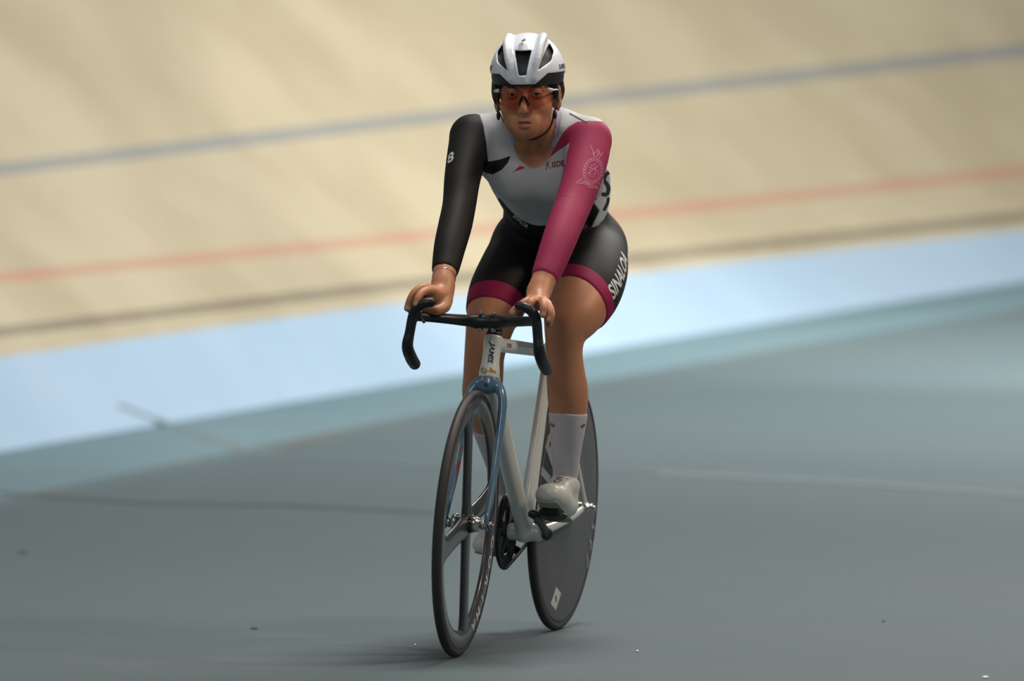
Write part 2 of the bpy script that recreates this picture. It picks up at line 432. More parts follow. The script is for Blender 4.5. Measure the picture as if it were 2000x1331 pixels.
tr += [trow(rR,11,.85)]; mi += [0]
tr += [trow(rR,-11,.95)]; mi += [2]
for t in (.33,.66): tr.append([p+(q-p)*t for p, q in zip(trow(rR,-11,.95), trow(rU,13,2.4))]); mi += [0]
tr += [trow(rU,13,2.4)]; mi += [0]
tr += [trow(rU,-13,2.54)]; mi += [3]
for t in (1,2,3): tr.append([p+(p-q)*t*8 for p, q in zip(trow(rU,-13,2.54), trow(rU,13,2.4))]); mi += [0]
V, F = strip_grid(tr); o = mesh_obj('banked_track', V, F, [M_track, M_k, M_r, M_u]); structure(o, 'tan banked cycling track with black, red and blue lines')
nc = len(cols)+2*len(EXT)-1
for p in o.data.polygons: p.material_index = mi[p.index//nc]
# painted lines and marks lying on the floor
bv = bvh_of(floor, bpy.data.objects['apron'], bpy.data.objects['light_blue_band'])
def floor_line(name, pts, wpx, mt, label):
    P = np.array(pts, float); Q = [P[0]]
    for a, b in zip(P[:-1], P[1:]): Q += [a+(b-a)*i/6 for i in range(1,7)]
    Q = np.array(Q); V = []; F = []
    for (x, y) in Q:
        for s in (-1,1):
            d = Vector(W(x, y+s*wpx/2, 1)-CAMP).normalized(); h = bv.ray_cast(Vector(CAMP), d, 100)
            V.append(np.array(h[0])+np.array([0,0,.003]))
    F = [(2*i, 2*i+1, 2*i+3, 2*i+2) for i in range(len(Q)-1)]
    return structure(mesh_obj(name, np.array(V), F, mt), label)
M_white = ground_mat('worn_white_paint', srgb(100,112,114), srgb(106,116,118))
M_joint = ground_mat('floor_joint_filler', srgb(74,87,90), srgb(78,88,90))
M_white2 = ground_mat('faint_white_paint', srgb(89,103,106), srgb(94,105,108))
floor_line('painted_line', [(230,793),(380,848),(480,880),(545,893)], 7, M_white, 'faint white line crossing the teal apron at an angle')
floor_line('painted_line', [(545,893),(720,900),(850,913),(1150,921),(1285,925)], 6, M_white2, 'faint white line on the floor behind the bicycle')
floor_line('painted_line', [(1285,925),(1600,940),(2000,968),(2300,990)], 7, M_white, 'faint white line on the floor to the right of the rider')
floor_line('floor_joint', [(0,965),(300,985),(560,988),(850,1003)], 3, M_joint, 'fine dark joint in the floor left of the bicycle')
def speck(x, y, rx, ry, mt, label):
    P = [np.array(bv.ray_cast(Vector(CAMP), Vector(W(x+rx*math.cos(t)*(1+.3*math.sin(3*t)), y+ry*math.sin(t), 1)-CAMP).normalized(), 100)[0])+np.array([0,0,.002]) for t in np.linspace(0,2*np.pi,12,endpoint=False)]
    return structure(mesh_obj('floor_mark', np.array(P), [tuple(range(12))], mt), label)
M_dirt = ground_mat('dark_dirt', srgb(64,68,68), srgb(72,74,72)); M_chalk = ground_mat('chalk_fleck', srgb(190,196,190), srgb(200,204,198))
speck(45,1080,9,3,M_dirt,'small dark scuff on the floor at the far left'); speck(497,1228,7,2.5,M_dirt,'small dark scuff on the floor left of the front wheel')
speck(1726,1214,3,2,M_dirt,'dark fleck on the floor right of the rear wheel'); speck(1245,1273,2.5,1.5,M_chalk,'pale fleck on the floor right of the rear wheel')
speck(1925,1324,6,2,M_chalk,'pale fleck on the floor in the near right corner'); speck(811,1261,2,1.5,M_chalk,'pale fleck on the floor beside the front tyre')
#@@BIKE
# ------------------------------------------------------------------ bicycle
M_white_f = mat('white_frame_paint', srgb(208,212,206), .28, 0, .03, 30, coat=.4)
M_blue = mat('steel_blue_fork_paint', srgb(82,116,140), .25, 0, .05, 20, coat=.5)
M_carbon = mat('black_carbon', srgb(34,33,34), .30, 0, .15, 90, coat=.3)
M_tape = mat('black_bar', srgb(20,20,22), .42, 0, .15, 150, bump=.08, bscale=500)
M_tyre = mat('tyre_rubber', srgb(44,41,40), .6, 0, .12, 200)
M_rim = mat('grey_carbon_rim', srgb(62,60,60), .3, 0, .15, 60, coat=.4)
M_disc = mat('grey_disc_skin', srgb(86,86,89), .45, .1, .10, 40, bump=.15, bscale=900)
M_steel = mat('polished_steel', srgb(190,190,186), .22, 1, .06, 60)
M_alu = mat('brushed_alloy', srgb(150,148,144), .35, .9, .1, 60)
M_black = mat('black_plastic', srgb(20,20,20), .45, 0, .1, 80)
M_chain = mat('dark_chain_metal', srgb(52,48,46), .4, .8, .3, 300)
M_ltw = mat('pale_lettering', srgb(196,198,196), .5, 0, .02)
M_ltb = mat('black_lettering', srgb(24,24,26), .5, 0, .02)
M_red = mat('red_stripe_paint', srgb(150,42,48), .35, 0, .05)
M_gold = mat('gold_green_floral_decal', srgb(172,142,50), .4, .3, .5, 160)
bike = bpy.data.objects.new('track_bicycle', None); COL.objects.link(bike); bike.rotation_euler = (0, LEAN, 0)
lab(bike, 'white track bicycle with steel blue fork, four-spoke front wheel and grey disc rear wheel', 'bicycle')
def hpt(t, x=0, f=0): return AXP+AX*t+np.array([x,0,0])+f*np.array([0,-AX[2],AX[1]])   # along the steering axis
BB = np.array([0,.578,.283]); RH = np.array([0,.968,.335]); SC_ = np.array([0,.735,.765])
eX = [1,0,0]
fr = [
 chain([hpt(.376),hpt(.42),hpt(.46),hpt(.510)], [.0238,.0225,.0218,.0222], .01, 3),
 chain([hpt(.40,0,-.012), BB*.5+hpt(.40)*.5, BB+[0,-.005,.012]], [.030,.032,.030], .02, 4, eX, 1.45),
 chain([hpt(.478,0,-.004), SC_+[0,-.01,-.012]], [.0185,.0165], .015, 1, eX, 1.0),
 chain([BB, BB*.5+SC_*.5, SC_], [.026,.0215,.0185], .015, 3, eX, 1.25),
 chain([BB+[-.034,0,0], BB+[.034,0,0]], [.0225,.0225], .01, 1)]
fr_cut = [cut(hpt(.498), AX, .05), cut(hpt(.386), -AX, .03)]
for s in (-1,1):
    fr.append(chain([BB+[s*.022,.02,0], BB+[s*.045,.12,.012], BB+[s*.060,.25,.032], RH+[s*.060,-.03,-.004], RH+[s*.060,.012,0]], [.014,.0125,.011,.0095,.0095], .012, 3, eX, 1.4))
    fr.append(chain([SC_+[s*.01,.01,-.05], SC_+[s*.030,.055,-.12], SC_+[s*.052,.16,-.32], RH+[s*.060,-.008,.012]], [.012,.0095,.0085,.0085], .01, 3, eX, 1.2))
frame = sdf_obj('frame', fr+fr_cut, .003, M_white_f, bike)
# head tube details
v = merge(cyl(hpt(.498), hpt(.506), .0205), cyl(hpt(.506), hpt(.545), .0175))
mesh_obj('headset_spacer', v[0], v[1], M_black, bike)
# fork (turned with the bars)
fk = [chain([hpt(.384), hpt(.368)], [.0225,.023], .01, 1)]
for s in (-1,1):
    P = [hpt(.376, s*.010), hpt(.368, s*.026), hpt(.345, s*.040, .002), hpt(.30, s*.047, .003), hpt(.15, s*.050, .012), FH+[s*.052,0,.02]]
    fk.append(chain(P, [.018,.0168,.0160,.0150,.0125,.0088], .012, 4, eX, 1.40))
    fk.append(chain([FH+[s*.052,0,.02], FH+[s*.053,0,-.008]], [.008,.0095], .006, 1, eX, 2))
fk.append(chain([hpt(.40,0,.06), hpt(.33,0,.06)], [.001,.001], .001, 1, op='sub'))
fork = sdf_obj('fork', fk, .0024, M_blue, bike); me = fork.data
def steer_obj(o):
    me = o.data; co = np.empty(len(me.vertices)*3, np.float32); me.vertices.foreach_get('co', co)
    co = steer(co.reshape(-1,3)).astype(np.float32); me.vertices.foreach_set('co', co.ravel()); me.update(); return o
steer_obj(fork)
v = merge(cyl(hpt(.366,.001,.022), hpt(.366,.001,.027), .0045)); steer_obj(mesh_obj('fork_bolt', v[0], v[1], M_black, fork))
# red stripe on the inner face of the far blade
bvf = bvh_of(fork)
st = art_poly([(-.012,-.16),(.012,-.16),(.012,.02),(.0,.05),(-.012,.02)], .02)
o1 = steer(hpt(.155,-.05,.012)[None])[0]
decal('stripe', st, bvf, o1+np.array([.02,0,0]), np.array([0,1,0]), AX, [1,0,0], M_red, fork, off=.0006, reach=.02)
# wheels
def wheel_tyre(c, r=.0118):
    a = np.linspace(0, 2*np.pi, 24, endpoint=False); return lathe_x(np.stack([np.cos(a)*r, .335-r+np.sin(a)*r], -1), 192, c)
wf = bpy.data.objects.new('front_wheel', None); COL.objects.link(wf); wf.parent = bike
v = wheel_tyre(FH); steer_obj(mesh_obj('tyre', v[0], v[1], M_tyre, wf))
prof = [(-.0100,.318),(-.0112,.308),(-.0108,.292),(-.0080,.278),(-.0035,.270),(0,.2685),(.0035,.270),(.0080,.278),(.0108,.292),(.0112,.308),(.0100,.318)]
v = lathe_x(prof, 192, FH); rimf = steer_obj(mesh_obj('rim', v[0], v[1], M_rim, wf))
for k, a in enumerate(np.radians([102, 12, 192, 282])):
    # angle measured forward-up in the wheel plane: direction (-Y forward, Z up)
    d = np.array([0, math.cos(a), math.sin(a)]); t = np.array([0, -math.sin(a), math.cos(a)])
    rr = np.linspace(.012, .292, 26); V = []; F = []
    P = [FH+d*r_ for r_ in rr]
    wd = [.030+.004*abs(r_-.15)/.15+.030*max(0,(r_-.225)/.067)**2+.006*max(0,(.06-r_)/.06) for r_ in rr]
    th = [.0095+.0040*max(0,(.05-r_)/.05) for r_ in rr]
    vv = sweep(np.array(P), np.array(wd), np.array(th), t, 20)
    steer_obj(mesh_obj('spoke', vv[0], vv[1], M_carbon if k != 2 else M_carbon, wf))
v = merge(cyl(FH+[-.036,0,0], FH+[.036,0,0], .017), cyl(FH+[.012,0,0], FH+[.034,0,0], .0235, r2=.0175), cyl(FH+[-.034,0,0], FH+[-.022,0,0], .021, r2=.0235),
          cyl(FH+[-.052,0,0], FH+[.052,0,0], .0095), cyl(FH+[.040,0,0], FH+[.047,0,0], .013), cyl(FH+[-.047,0,0], FH+[-.040,0,0], .013))
steer_obj(mesh_obj('hub', v[0], v[1], M_steel, wf))
for s in (-1,1):
    v = merge(cyl(FH+[s*.056,0,0], FH+[s*.065,0,0], .0095, 6), cyl(FH+[s*.065,0,0], FH+[s*.071,0,0], .005)); steer_obj(mesh_obj('axle_nut', v[0], v[1], M_alu, wf))
# rear wheel: full disc
wr = bpy.data.objects.new('rear_wheel', None); COL.objects.link(wr); wr.parent = bike
v = wheel_tyre(RH); mesh_obj('tyre', v[0], v[1], M_tyre, wr)
prof = [(-.0095,.318),(-.0115,.305),(-.0135,.20),(-.0175,.06),(-.026,.032),(-.026,.004),(.026,.004),(.026,.032),(.0175,.06),(.0135,.20),(.0115,.305),(.0095,.318)]
v = lathe_x(prof, 192, RH); disc = mesh_obj('disc', v[0], v[1], M_disc, wr)
v = merge(cyl(RH+[-.058,0,0], RH+[.058,0,0], .011), cyl(RH+[.026,0,0], RH+[.040,0,0], .020)); mesh_obj('hub', v[0], v[1], M_steel, wr)
for s in (-1,1):
    v = merge(cyl(RH+[s*.068,0,0], RH+[s*.080,0,0], .0095, 6), cyl(RH+[s*.066,0,0], RH+[s*.069,0,0], .013), cyl(RH+[s*.080,0,0], RH+[s*.088,0,0], .005)); mesh_obj('axle_nut', v[0], v[1], M_steel, wr)
v = merge(cyl(RH+[.066,-.030,0], RH+[.078,-.030,0], .007), cyl(RH+[.066,-.028,.006], RH+[.070,.0,.004], .004)); mesh_obj('chain_tensioner', v[0], v[1], M_steel, wr)
v = merge(lathe_x([(-.044,.020),(-.044,.031),(-.041,.034),(-.038,.031),(-.038,.020)], 48, RH)); mesh_obj('sprocket', v[0], v[1], M_chain, wr)
# drivetrain
ang = math.radians(21); cdir = np.array([0,-math.cos(ang),math.sin(ang)])
def crank(s, d):
    a = BB+np.array([s*.062,0,0]); b = a+d*.165+np.array([s*.001,0,0])
    return sdf_obj('crank_arm', [chain([a, a+(b-a)*.5+[s*.002,0,0], b], [.0150,.0122,.0110], .006, 2, eX, 1.7), chain([BB+[s*.035,0,0], a], [.013,.015], .01, 1), chain([b+[-s*.004,0,0], b+[s*.004,0,0]],[.0105,.0105],.004,1)], .002, M_black, bike), b
ckl, pl = crank(1, cdir); ckr, pr = crank(-1, -cdir)
v = merge(cyl(BB+[.0705,0,0], BB+[.0735,0,0], .008)); mesh_obj('crank_bolt', v[0], v[1], M_steel, ckl)
v = merge(cyl(pl+[.009,0,0], pl+[.0125,0,0], .0055)); mesh_obj('pedal_bolt', v[0], v[1], M_steel, ckl)
v = cyl(BB+[-.046,0,0], BB+[-.034,0,0], .021); mesh_obj('bottom_bracket_cup', v[0], v[1], M_alu, bike)
v = cyl(BB+[.034,0,0], BB+[.040,0,0], .021); mesh_obj('bottom_bracket_cup', v[0], v[1], M_alu, bike)
RC = .0985; nT = 49; V = []; F = []
prof = []
cx = -.0475
a = np.linspace(0, 2*np.pi, nT*4, endpoint=False)
rad = RC+.0035*np.cos(a*nT)
ring = []
for x in (cx-.0022, cx+.0022):
    for rr_ in (rad, np.full_like(rad, .064)):
        ring.append(np.stack([np.full_like(a, x), BB[1]+rr_*np.cos(a), BB[2]+rr_*np.sin(a)], -1))
n_ = len(a); V = np.concatenate([ring[0], ring[2], ring[3], ring[1]])
F = [(i*n_+j, i*n_+(j+1) % n_, ((i+1) % 4)*n_+(j+1) % n_, ((i+1) % 4)*n_+j) for i in range(4) for j in range(n_)]
ch = mesh_obj('chainring', V, F, M_black, bike, smooth=False)
sp = []
for i in range(5):
    b_ = math.radians(72*i+18); dd = np.array([0, math.cos(b_), math.sin(b_)])
    sp.append(sweep(np.array([BB+[cx,0,0]+dd*r_ for r_ in (.0,.03,.055,.076)]), np.array([.020,.016,.013,.015]), np.array([.005]*4), np.array([0,-dd[2],dd[1]]), 12))
    sp.append(cyl(BB+[cx-.006,0,0]+dd*.071, BB+[cx+.006,0,0]+dd*.071, .005, 12))
v = merge(*sp); mesh_obj('chainring_spider', v[0], v[1], M_black, ch)
# chain loop
R2 = .0330; dxy = RH[1:]-BB[1:]; L = np.linalg.norm(dxy); base = math.atan2(dxy[1], dxy[0]); al = math.acos((RC-R2)/L)
pts = []
for t in np.linspace(base+al, base+2*np.pi-al, 40): pts.append([cx, BB[1]+RC*math.cos(t), BB[2]+RC*math.sin(t)])
q0 = np.array(pts[-1]); 
arc2 = [[cx, RH[1]+R2*math.cos(t), RH[2]+R2*math.sin(t)] for t in np.linspace(base-al, base+al, 16)]
for t in np.linspace(0,1,30)[1:-1]: pts.append((q0*(1-t)+np.array(arc2[0])*t-[0,0,.006*math.sin(math.pi*t)]).tolist())
pts += arc2; q1 = np.array(arc2[-1]); p0 = np.array(pts[0])
for t in np.linspace(0,1,30)[1:-1]: pts.append((q1*(1-t)+p0*t).tolist())
P = np.array(pts); nrm = np.cross(frame_at(P), [1.,0,0])
v = sweep(P, .0042, .0052, nrm, 8, closed=True); mesh_obj('chain', v[0], v[1], M_chain, bike, smooth=False)
# pedals
PEDX = .052; M_yel = mat('dull_yellow_plastic', srgb(150,134,40), .5)
def pedal(p, s, tilt):
    c = p+np.array([s*PEDX,0,0]); ca, sa = math.cos(tilt), math.sin(tilt); M = np.array([[1,0,0],[0,ca,-sa],[0,sa,ca]])
    pd = sdf_obj('pedal', [ell(c, [.037,.046,.0135], .004, M), chain([p+[s*.008,0,0], c+[s*.03,0,0]],[.008,.007],.005,1), chain([c+M@[-.02,-.035,.0], c+M@[.02,-.035,.0]],[.010,.010],.006,1)], .002, M_black, bike)
    sdf_obj('pedal_spring', [chain([c+M@[-.008,-.044,.006], c+M@[.0,-.0455,.009], c+M@[.008,-.044,.006]], [.0028]*3, .003, 2)], .0012, M_yel, pd)
    return c, M
cL, ML = pedal(pl, 1, math.radians(-15)); cR, MR = pedal(pr, -1, math.radians(14))
# seat post and saddle
v = sweep(np.array([SC_, SC_+[0,.035,.12]]), np.array([.019,.017]), np.array([.012,.012]), [0,1,0], 20); mesh_obj('seat_post', v[0], v[1], M_carbon, bike)
sdf_obj('saddle', [chain([[0,.66,.925],[0,.74,.928],[0,.83,.930],[0,.885,.936]], [.018,.022,.045,.050], .01, 5, [0,0,1], 2.0)], .004, M_black, bike)
#@@BARS
# handlebar, authored in the turned frame: s across, f forward, h up
UB = SR @ np.array([1.,0,0])+np.array([0,0,.035]); UB /= np.linalg.norm(UB); FB = SR @ np.array([0,-1.,0]); HB = np.array([0,0,1.])
CL = U(951,629,.095)
def hb(s, f, h): return CL+UB*s+FB*f+HB*h
bars = [chain([hb(-.028,0,0), hb(0,0,.0005), hb(.028,0,0)], [.0165,.0175,.0165], .006, 1)]
def side_path(s):
    top = [hb(s*.02,0,0), hb(s*.055,.022,.002), hb(s*.085,.060,.005), hb(s*.122,.098,.008), hb(s*.148,.132,.010)]
    drop = [hb(s*.112,.152,.047), hb(s*.128,.156,.044), hb(s*.146,.154,.033), hb(s*.157,.150,.010), hb(s*.163,.150,-.030), hb(s*.168,.146,-.066), hb(s*.169,.095,-.095), hb(s*.169,.050,-.112)]
    return top, drop
for s in (-1,1):
    t_, d_ = side_path(s)
    bars.append(chain(t_, [.0162,.0145,.0132,.0125,.0125], .010, 5, [0,0,1], 1.0))
    bars.append(chain(d_, [.0120,.0125,.0130,.0130,.0125,.0145,.0155,.0148], .010, 5))
bar = sdf_obj('handlebar', bars, .002, M_tape, bike)
b_top = steer(hpt(.535)[None])[0]
stem = sdf_obj('stem', [chain([b_top-[0,0,.018], b_top-[0,0,.004]], [.0185,.0185], .008, 1), chain([b_top, CL+FB*-.012], [.0165,.0175], .012, 2)], .002, M_black, bike)
for s in (-1,1):
    for h in (1,-1):
        p = CL+UB*(s*.0165+.001)+HB*h*.0205; v = merge(cyl(p+FB*-.006, p+FB*.010, .0050, 12), cyl(p+FB*.010, p+FB*.0145, .0036, 8)); mesh_obj('stem_bolt', v[0], v[1], M_steel, stem)
v = sweep(crspline([U(813,611,-.05), U(817,617,-.05), U(823,622,-.05), U(829,631,-.05)], [1]*4, 5)[0], .0035, .0055, [0,0,1], 10); mesh_obj('tape_end', v[0], v[1], M_tape, bar)
# lettering on the bicycle
bvfr = bvh_of(frame)
o, u, v_, n = screen_axes(963,693,.14)
nn = np.array([.16,-.98,.0]); uu = np.array([.98,.16,0])
ca = math.radians(-97)
axd = AX-nn*(AX@nn); axd /= np.linalg.norm(axd); su = np.cross(axd, nn); su /= np.linalg.norm(su)
decal('lettering', art_text('JAMIS', .0175, .0005, .3, 1.15), bvfr, hpt(.456)+su*.001, -axd, -su*-1 if False else su, nn, M_ltb, bike, reach=.06)
fl = []
rng = np.random.RandomState(3)
for i in range(26):
    x = -.018+.036*(i/25); y = rng.uniform(-.006,.006); r_ = rng.uniform(.0012,.0032)
    fl.append(art_poly([(x+r_*math.cos(t)*(1+.5*math.cos(3*t)), y+r_*math.sin(t)*(1+.5*math.cos(3*t))) for t in np.linspace(0,2*np.pi,12,endpoint=False)], .003))
decal('floral_band', art_merge(fl), bvfr, hpt(.408), su, axd, nn, M_gold, bike, reach=.06)
o_ = hpt(.478,0,-.06)
decal('lettering', art_text('F COM', .0135, .0006, 0, 1.0), bvfr, np.array([0,.262,.777]), np.array([0,1,-.05]), np.array([0,.05,1]), [1,0,0], M_red, bike, reach=.06)
bvd = bvh_of(disc)
def disc_text(name, text, ang0, radius, size, m_, bold, step, flip=1):
    arts = []
    for i, chh in enumerate(text):
        a_ = ang0-flip*step*i; V, F = art_text(chh, size, bold, 0, 1.0)
        V = np.array(V); rx = -a_+math.pi/2
        # art plane: x -> +Y (back), y -> Z ; text runs round the wheel, seen from the left side (x towards the rear)
        ca_, sa_ = math.cos(a_), math.sin(a_); up = np.array([ca_, sa_]); ri = np.array([sa_, -ca_])
        arts.append(([tuple(up*(radius+y)+ri*x) for x, y in V], F))
    decal(name, art_merge(arts), bvd, RH, [0,1,0], [0,0,1], [1,0,0], m_, wr, off=.0012, reach=.1)
arc = lambda a0, a1, r0, r1, n: art_merge([([(math.cos(t)*r, math.sin(t)*r) for t in (ta, tb) for r in (ra, rb)], [(0,1,3,2)]) for ta, tb in zip(np.linspace(a0,a1,n+1)[:-1], np.linspace(a0,a1,n+1)[1:]) for ra, rb in zip(np.linspace(r0,r1,5)[:-1], np.linspace(r0,r1,5)[1:])])
decal('dark_panel', arc(math.radians(112), math.radians(187), .205, .314, 30), bvd, RH, [0,1,0], [0,0,1], [1,0,0], M_black, wr, off=.0005, reach=.1)
M_ltg = mat('grey_lettering', srgb(138,142,146), .5, 0, .03)
disc_text('lettering', 'ZIPP', math.radians(177), .262, .118, M_ltg, .006, math.radians(17))
disc_text('lettering', 'ZIPP', math.radians(-4), .292, .052, M_ltg, .003, math.radians(10))
decal('sticker', art_poly([(-.033,0),(0,-.052),(.033,0),(0,.052)], .02), bvd, RH+[0,-.10,-.255] if False else RH+[0,-.075,-.245], [0,.2,-.98], [0,.98,.2], [1,0,0], M_ltw, wr, reach=.1)
decal('sticker_mark', art_poly([(-.010,-.005),(.010,-.005),(.010,.005),(-.010,.005)], .01), bvd, RH+[0,-.075,-.245], [0,.5,-.87], [0,.87,.5], [1,0,0], M_disc, wr, off=.0014, reach=.1)
bvr = bvh_of(rimf); arts = []
for i, chh in enumerate('CORIMA'):
    a_ = math.radians(-12-10.5*i); V, F = art_text(chh, .040, .0015); V = np.array(V); up = np.array([math.cos(a_), math.sin(a_)]); ri = np.array([math.sin(a_), -math.cos(a_)])
    arts.append(([tuple(up*(.294+y*.8)+ri*x*1.2) for x, y in V], F))
decal('lettering', art_merge(arts), bvr, steer(FH[None])[0], SR @ np.array([0,1.,0]), SR @ np.array([0,0,1.]), SR @ np.array([1.,0,0]), M_ltw, wf, reach=.03)
#@@RIDER
# ------------------------------------------------------------------ the rider
def skin_mat():
    m = mat('sun_tanned_skin', srgb(188,128,92), .48, 0, .06, 45, bump=.12, bscale=700, sss=.12)
    mask_mix(m, 'lips', srgb(160,84,78), 2); mask_mix(m, 'brow', srgb(58,38,28), 1.5); mask_mix(m, 'nail', srgb(214,160,142), .6); mask_mix(m, 'mouth', srgb(60,24,22), .6); return m
M_skin = skin_mat()
M_suit = mat('skinsuit_fabric', srgb(176,178,178), .62, 0, .03, 40, bump=.25, bscale=1400, sheen=.0)
M_sock = mat('white_rib_knit', srgb(196,190,196), .8, 0, .04, 60, bump=.3, bscale=900)
M_shoe = mat('white_shoe_leather', srgb(200,200,192), .38, 0, .06, 60)
M_sole = mat('dirty_pale_sole', srgb(150,150,138), .6, 0, .15, 80)
M_helm = mat('white_helmet_shell', srgb(220,226,234), .34, 0, .01, 20, coat=.15)
M_liner = mat('black_helmet_liner', srgb(26,26,28), .5, 0, .15, 100)
M_hair = mat('dark_brown_hair', srgb(48,32,24), .5, 0, .35, 260, bump=.6, bscale=500)
M_eye = mat('eye_white', srgb(196,186,178), .2); M_iris = mat('dark_iris', srgb(38,24,18), .15)
M_teeth = mat('teeth', srgb(205,196,184), .3)
M_paper = mat('white_race_number_paper', srgb(206,208,214), .7, 0, .04, 60)
M_lav = mat('lavender_undershirt', srgb(158,156,186), .7, 0, .05, 100)
rider = bpy.data.objects.new('person', None); COL.objects.link(rider); rider.rotation_euler = (0, LEAN, 0)
lab(rider, 'person in white helmet and black, white and magenta skinsuit, seated on the track bicycle', 'person')
def C(pts, k=.02, n=5, e=None, s=1, op='add', dr=0):
    return chain([U(*p[:3]) for p in pts], [p[3]+dr for p in pts], k, n, e, s, op)
# head frame
ha, hp, hr = math.radians(9.5), math.radians(5), math.radians(-1.0)
Fh = np.array([math.sin(ha)*math.cos(hp), -math.cos(ha)*math.cos(hp), -math.sin(hp)])
Zh = np.array([math.sin(hr),0,math.cos(hr)]); Zh -= Fh*(Zh@Fh); Zh /= np.linalg.norm(Zh); Xh = np.cross(-Fh, Zh)
HM = LR.T @ np.stack([Xh, -Fh, Zh], 1); HO = U(1030,181.5,.33)
def h_(p): return HO+HM @ np.array(p, float)
def hell(c, r, k=.01, op='add'): return ell(h_(c), r, k, HM, op)
def hch(P, R, k=.008, n=4, e=None, s=1, op='add'): return chain([h_(p) for p in P], R, k, n, None if e is None else HM @ np.array(e, float), s, op)
head = [hell((0,.014,.030), (.074,.092,.086), .02), hell((0,-.022,-.030), (.064,.064,.084), .02), hell((0,-.030,-.074), (.052,.047,.038), .02),
        hell((0,-.066,-.099), (.019,.016,.015), .02), hell((.036,-.053,-.032), (.027,.026,.024), .02), hell((-.036,-.053,-.032), (.027,.026,.024), .02),
        hch([(-.042,-.070,.019),(-.02,-.082,.020),(0,-.083,.016),(.02,-.082,.020),(.042,-.070,.019)], [.008,.009,.009,.009,.008], .014)]
for s in (-1,1):
    head += [hell((s*.031,-.097,.001), (.018,.016,.012), .012, 'sub')]
    head += [hell((s*.080,.006,-.012), (.008,.019,.031), .008), hell((s*.074,.000,-.034), (.008,.010,.011), .006), hell((s*.088,.002,-.010), (.006,.010,.016), .004, 'sub')]
nose = [hch([(0,-.086,.006),(0,-.094,-.014),(0,-.103,-.034),(0,-.102,-.0425)], [.0075,.0080,.0100,.0085], .010), hell((.0105,-.094,-.041), (.0085,.010,.0075), .006), hell((-.0105,-.094,-.041), (.0085,.010,.0075), .006)]
lips = [hell((0,-.081,-.074), (.036,.0145,.026), .022), hch([(-.0215,-.083,-.0705),(-.010,-.0935,-.0665),(0,-.0955,-.0675),(.010,-.0935,-.0665),(.0215,-.083,-.0705)], [.0015,.0038,.0036,.0038,.0015], .003),
        hch([(-.020,-.083,-.0725),(-.010,-.0925,-.0795),(0,-.0945,-.0810),(.010,-.0925,-.0795),(.020,-.083,-.0725)], [.0015,.0052,.0062,.0052,.0015], .003)]
head = [q for q in head if q['op'] == 'add']+nose+lips+[q for q in head if q['op'] != 'add']
head += [hch([(-.016,-.094,-.0722),(0,-.100,-.0726),(.016,-.094,-.0722)], [.0014,.0031,.0014], .002, op='sub'),
         hell((.0065,-.103,-.0485), (.0032,.004,.0025), .002, 'sub'), hell((-.0065,-.103,-.0485), (.0032,.004,.0025), .002, 'sub')]
lids = [hell((s*.031,-.0745,.001), (.0150,.0145,.0135), .003) for s in (-1,1)]
lidcut = [hell((s*.031,-.092,.0005), (.0135,.012,.0034), .002, 'sub') for s in (-1,1)]
# feet follow the pedals
def shoe_pts(c, M, s):
    yaw = rotz(s*math.radians(4)); return lambda p: c+M @ (yaw @ (np.array(p, float)))+M @ np.array([0,0,.004])
FL, FR = shoe_pts(cL, ML, 1), shoe_pts(cR, MR, -1)
ankL, ankR = FL((0,.108,.108)), FR((0,.108,.108))
print('ankles', projb(ankL), ankL, projb(ankR), ankR, 'pedals', projb(cL), projb(cR), 'horns', projb(hb(-.112,.066,.04)), projb(hb(.112,.066,.04)), 'ends', projb(hb(-.173,-.025,-.135)), projb(hb(.173,-.025,-.135)))
def PR(p): return U(*p[:3])
def mix_chain(pts, ex, k, n=9, e=None, s=1):
    return chain([PR(p) for p in pts]+[x[0] for x in ex], [p[3] for p in pts]+[x[1] for x in ex], k, n, e, s)
legL = mix_chain([(1150,490,.77,.098),(1151,530,.63,.097),(1143,572,.51,.087),(1123,612,.43,.072),(1107,640,.40,.057),(1102,680,.405,.048),(1104,720,.425,.049),(1109,770,.45,.0535),(1109,825,.475,.045)],
                 [((ankL*.45+U(1109,825,.475)*.55), .036), (ankL+[0,0,.02], .030), (ankL+[0,0,-.03], .029)], .03)
legR = mix_chain([(1030,488,.80,.093),(1003,530,.70,.088),(976,575,.61,.079),(961,620,.55,.067),(952,660,.525,.058),(946,695,.53,.053),(944,735,.56,.053),(943,780,.60,.0525)],
                 [((ankR*.38+U(943,780,.60)*.62), .043), ((ankR*.75+U(943,780,.60)*.25), .034), (ankR+[0,0,.01], .030), (ankR+[0,0,-.03], .029)], .03)
armR = C([(922,268,.43,.054),(913,300,.39,.049),(903,350,.33,.0435),(897,400,.27,.040),(889,440,.21,.040),(879,480,.15,.0375),(871,520,.10,.0325),(866,545,.065,.0270),(864,560,.055,.0255)], .022, 8)
armL = C([(1149,276,.43,.056),(1146,310,.39,.052),(1135,355,.33,.0475),(1119,400,.27,.044),(1105,435,.21,.042),(1090,475,.15,.0395),(1073,520,.10,.0350),(1060,552,.065,.0300),(1055,568,.052,.0270)], .022, 8)
X3 = [1,0,0]
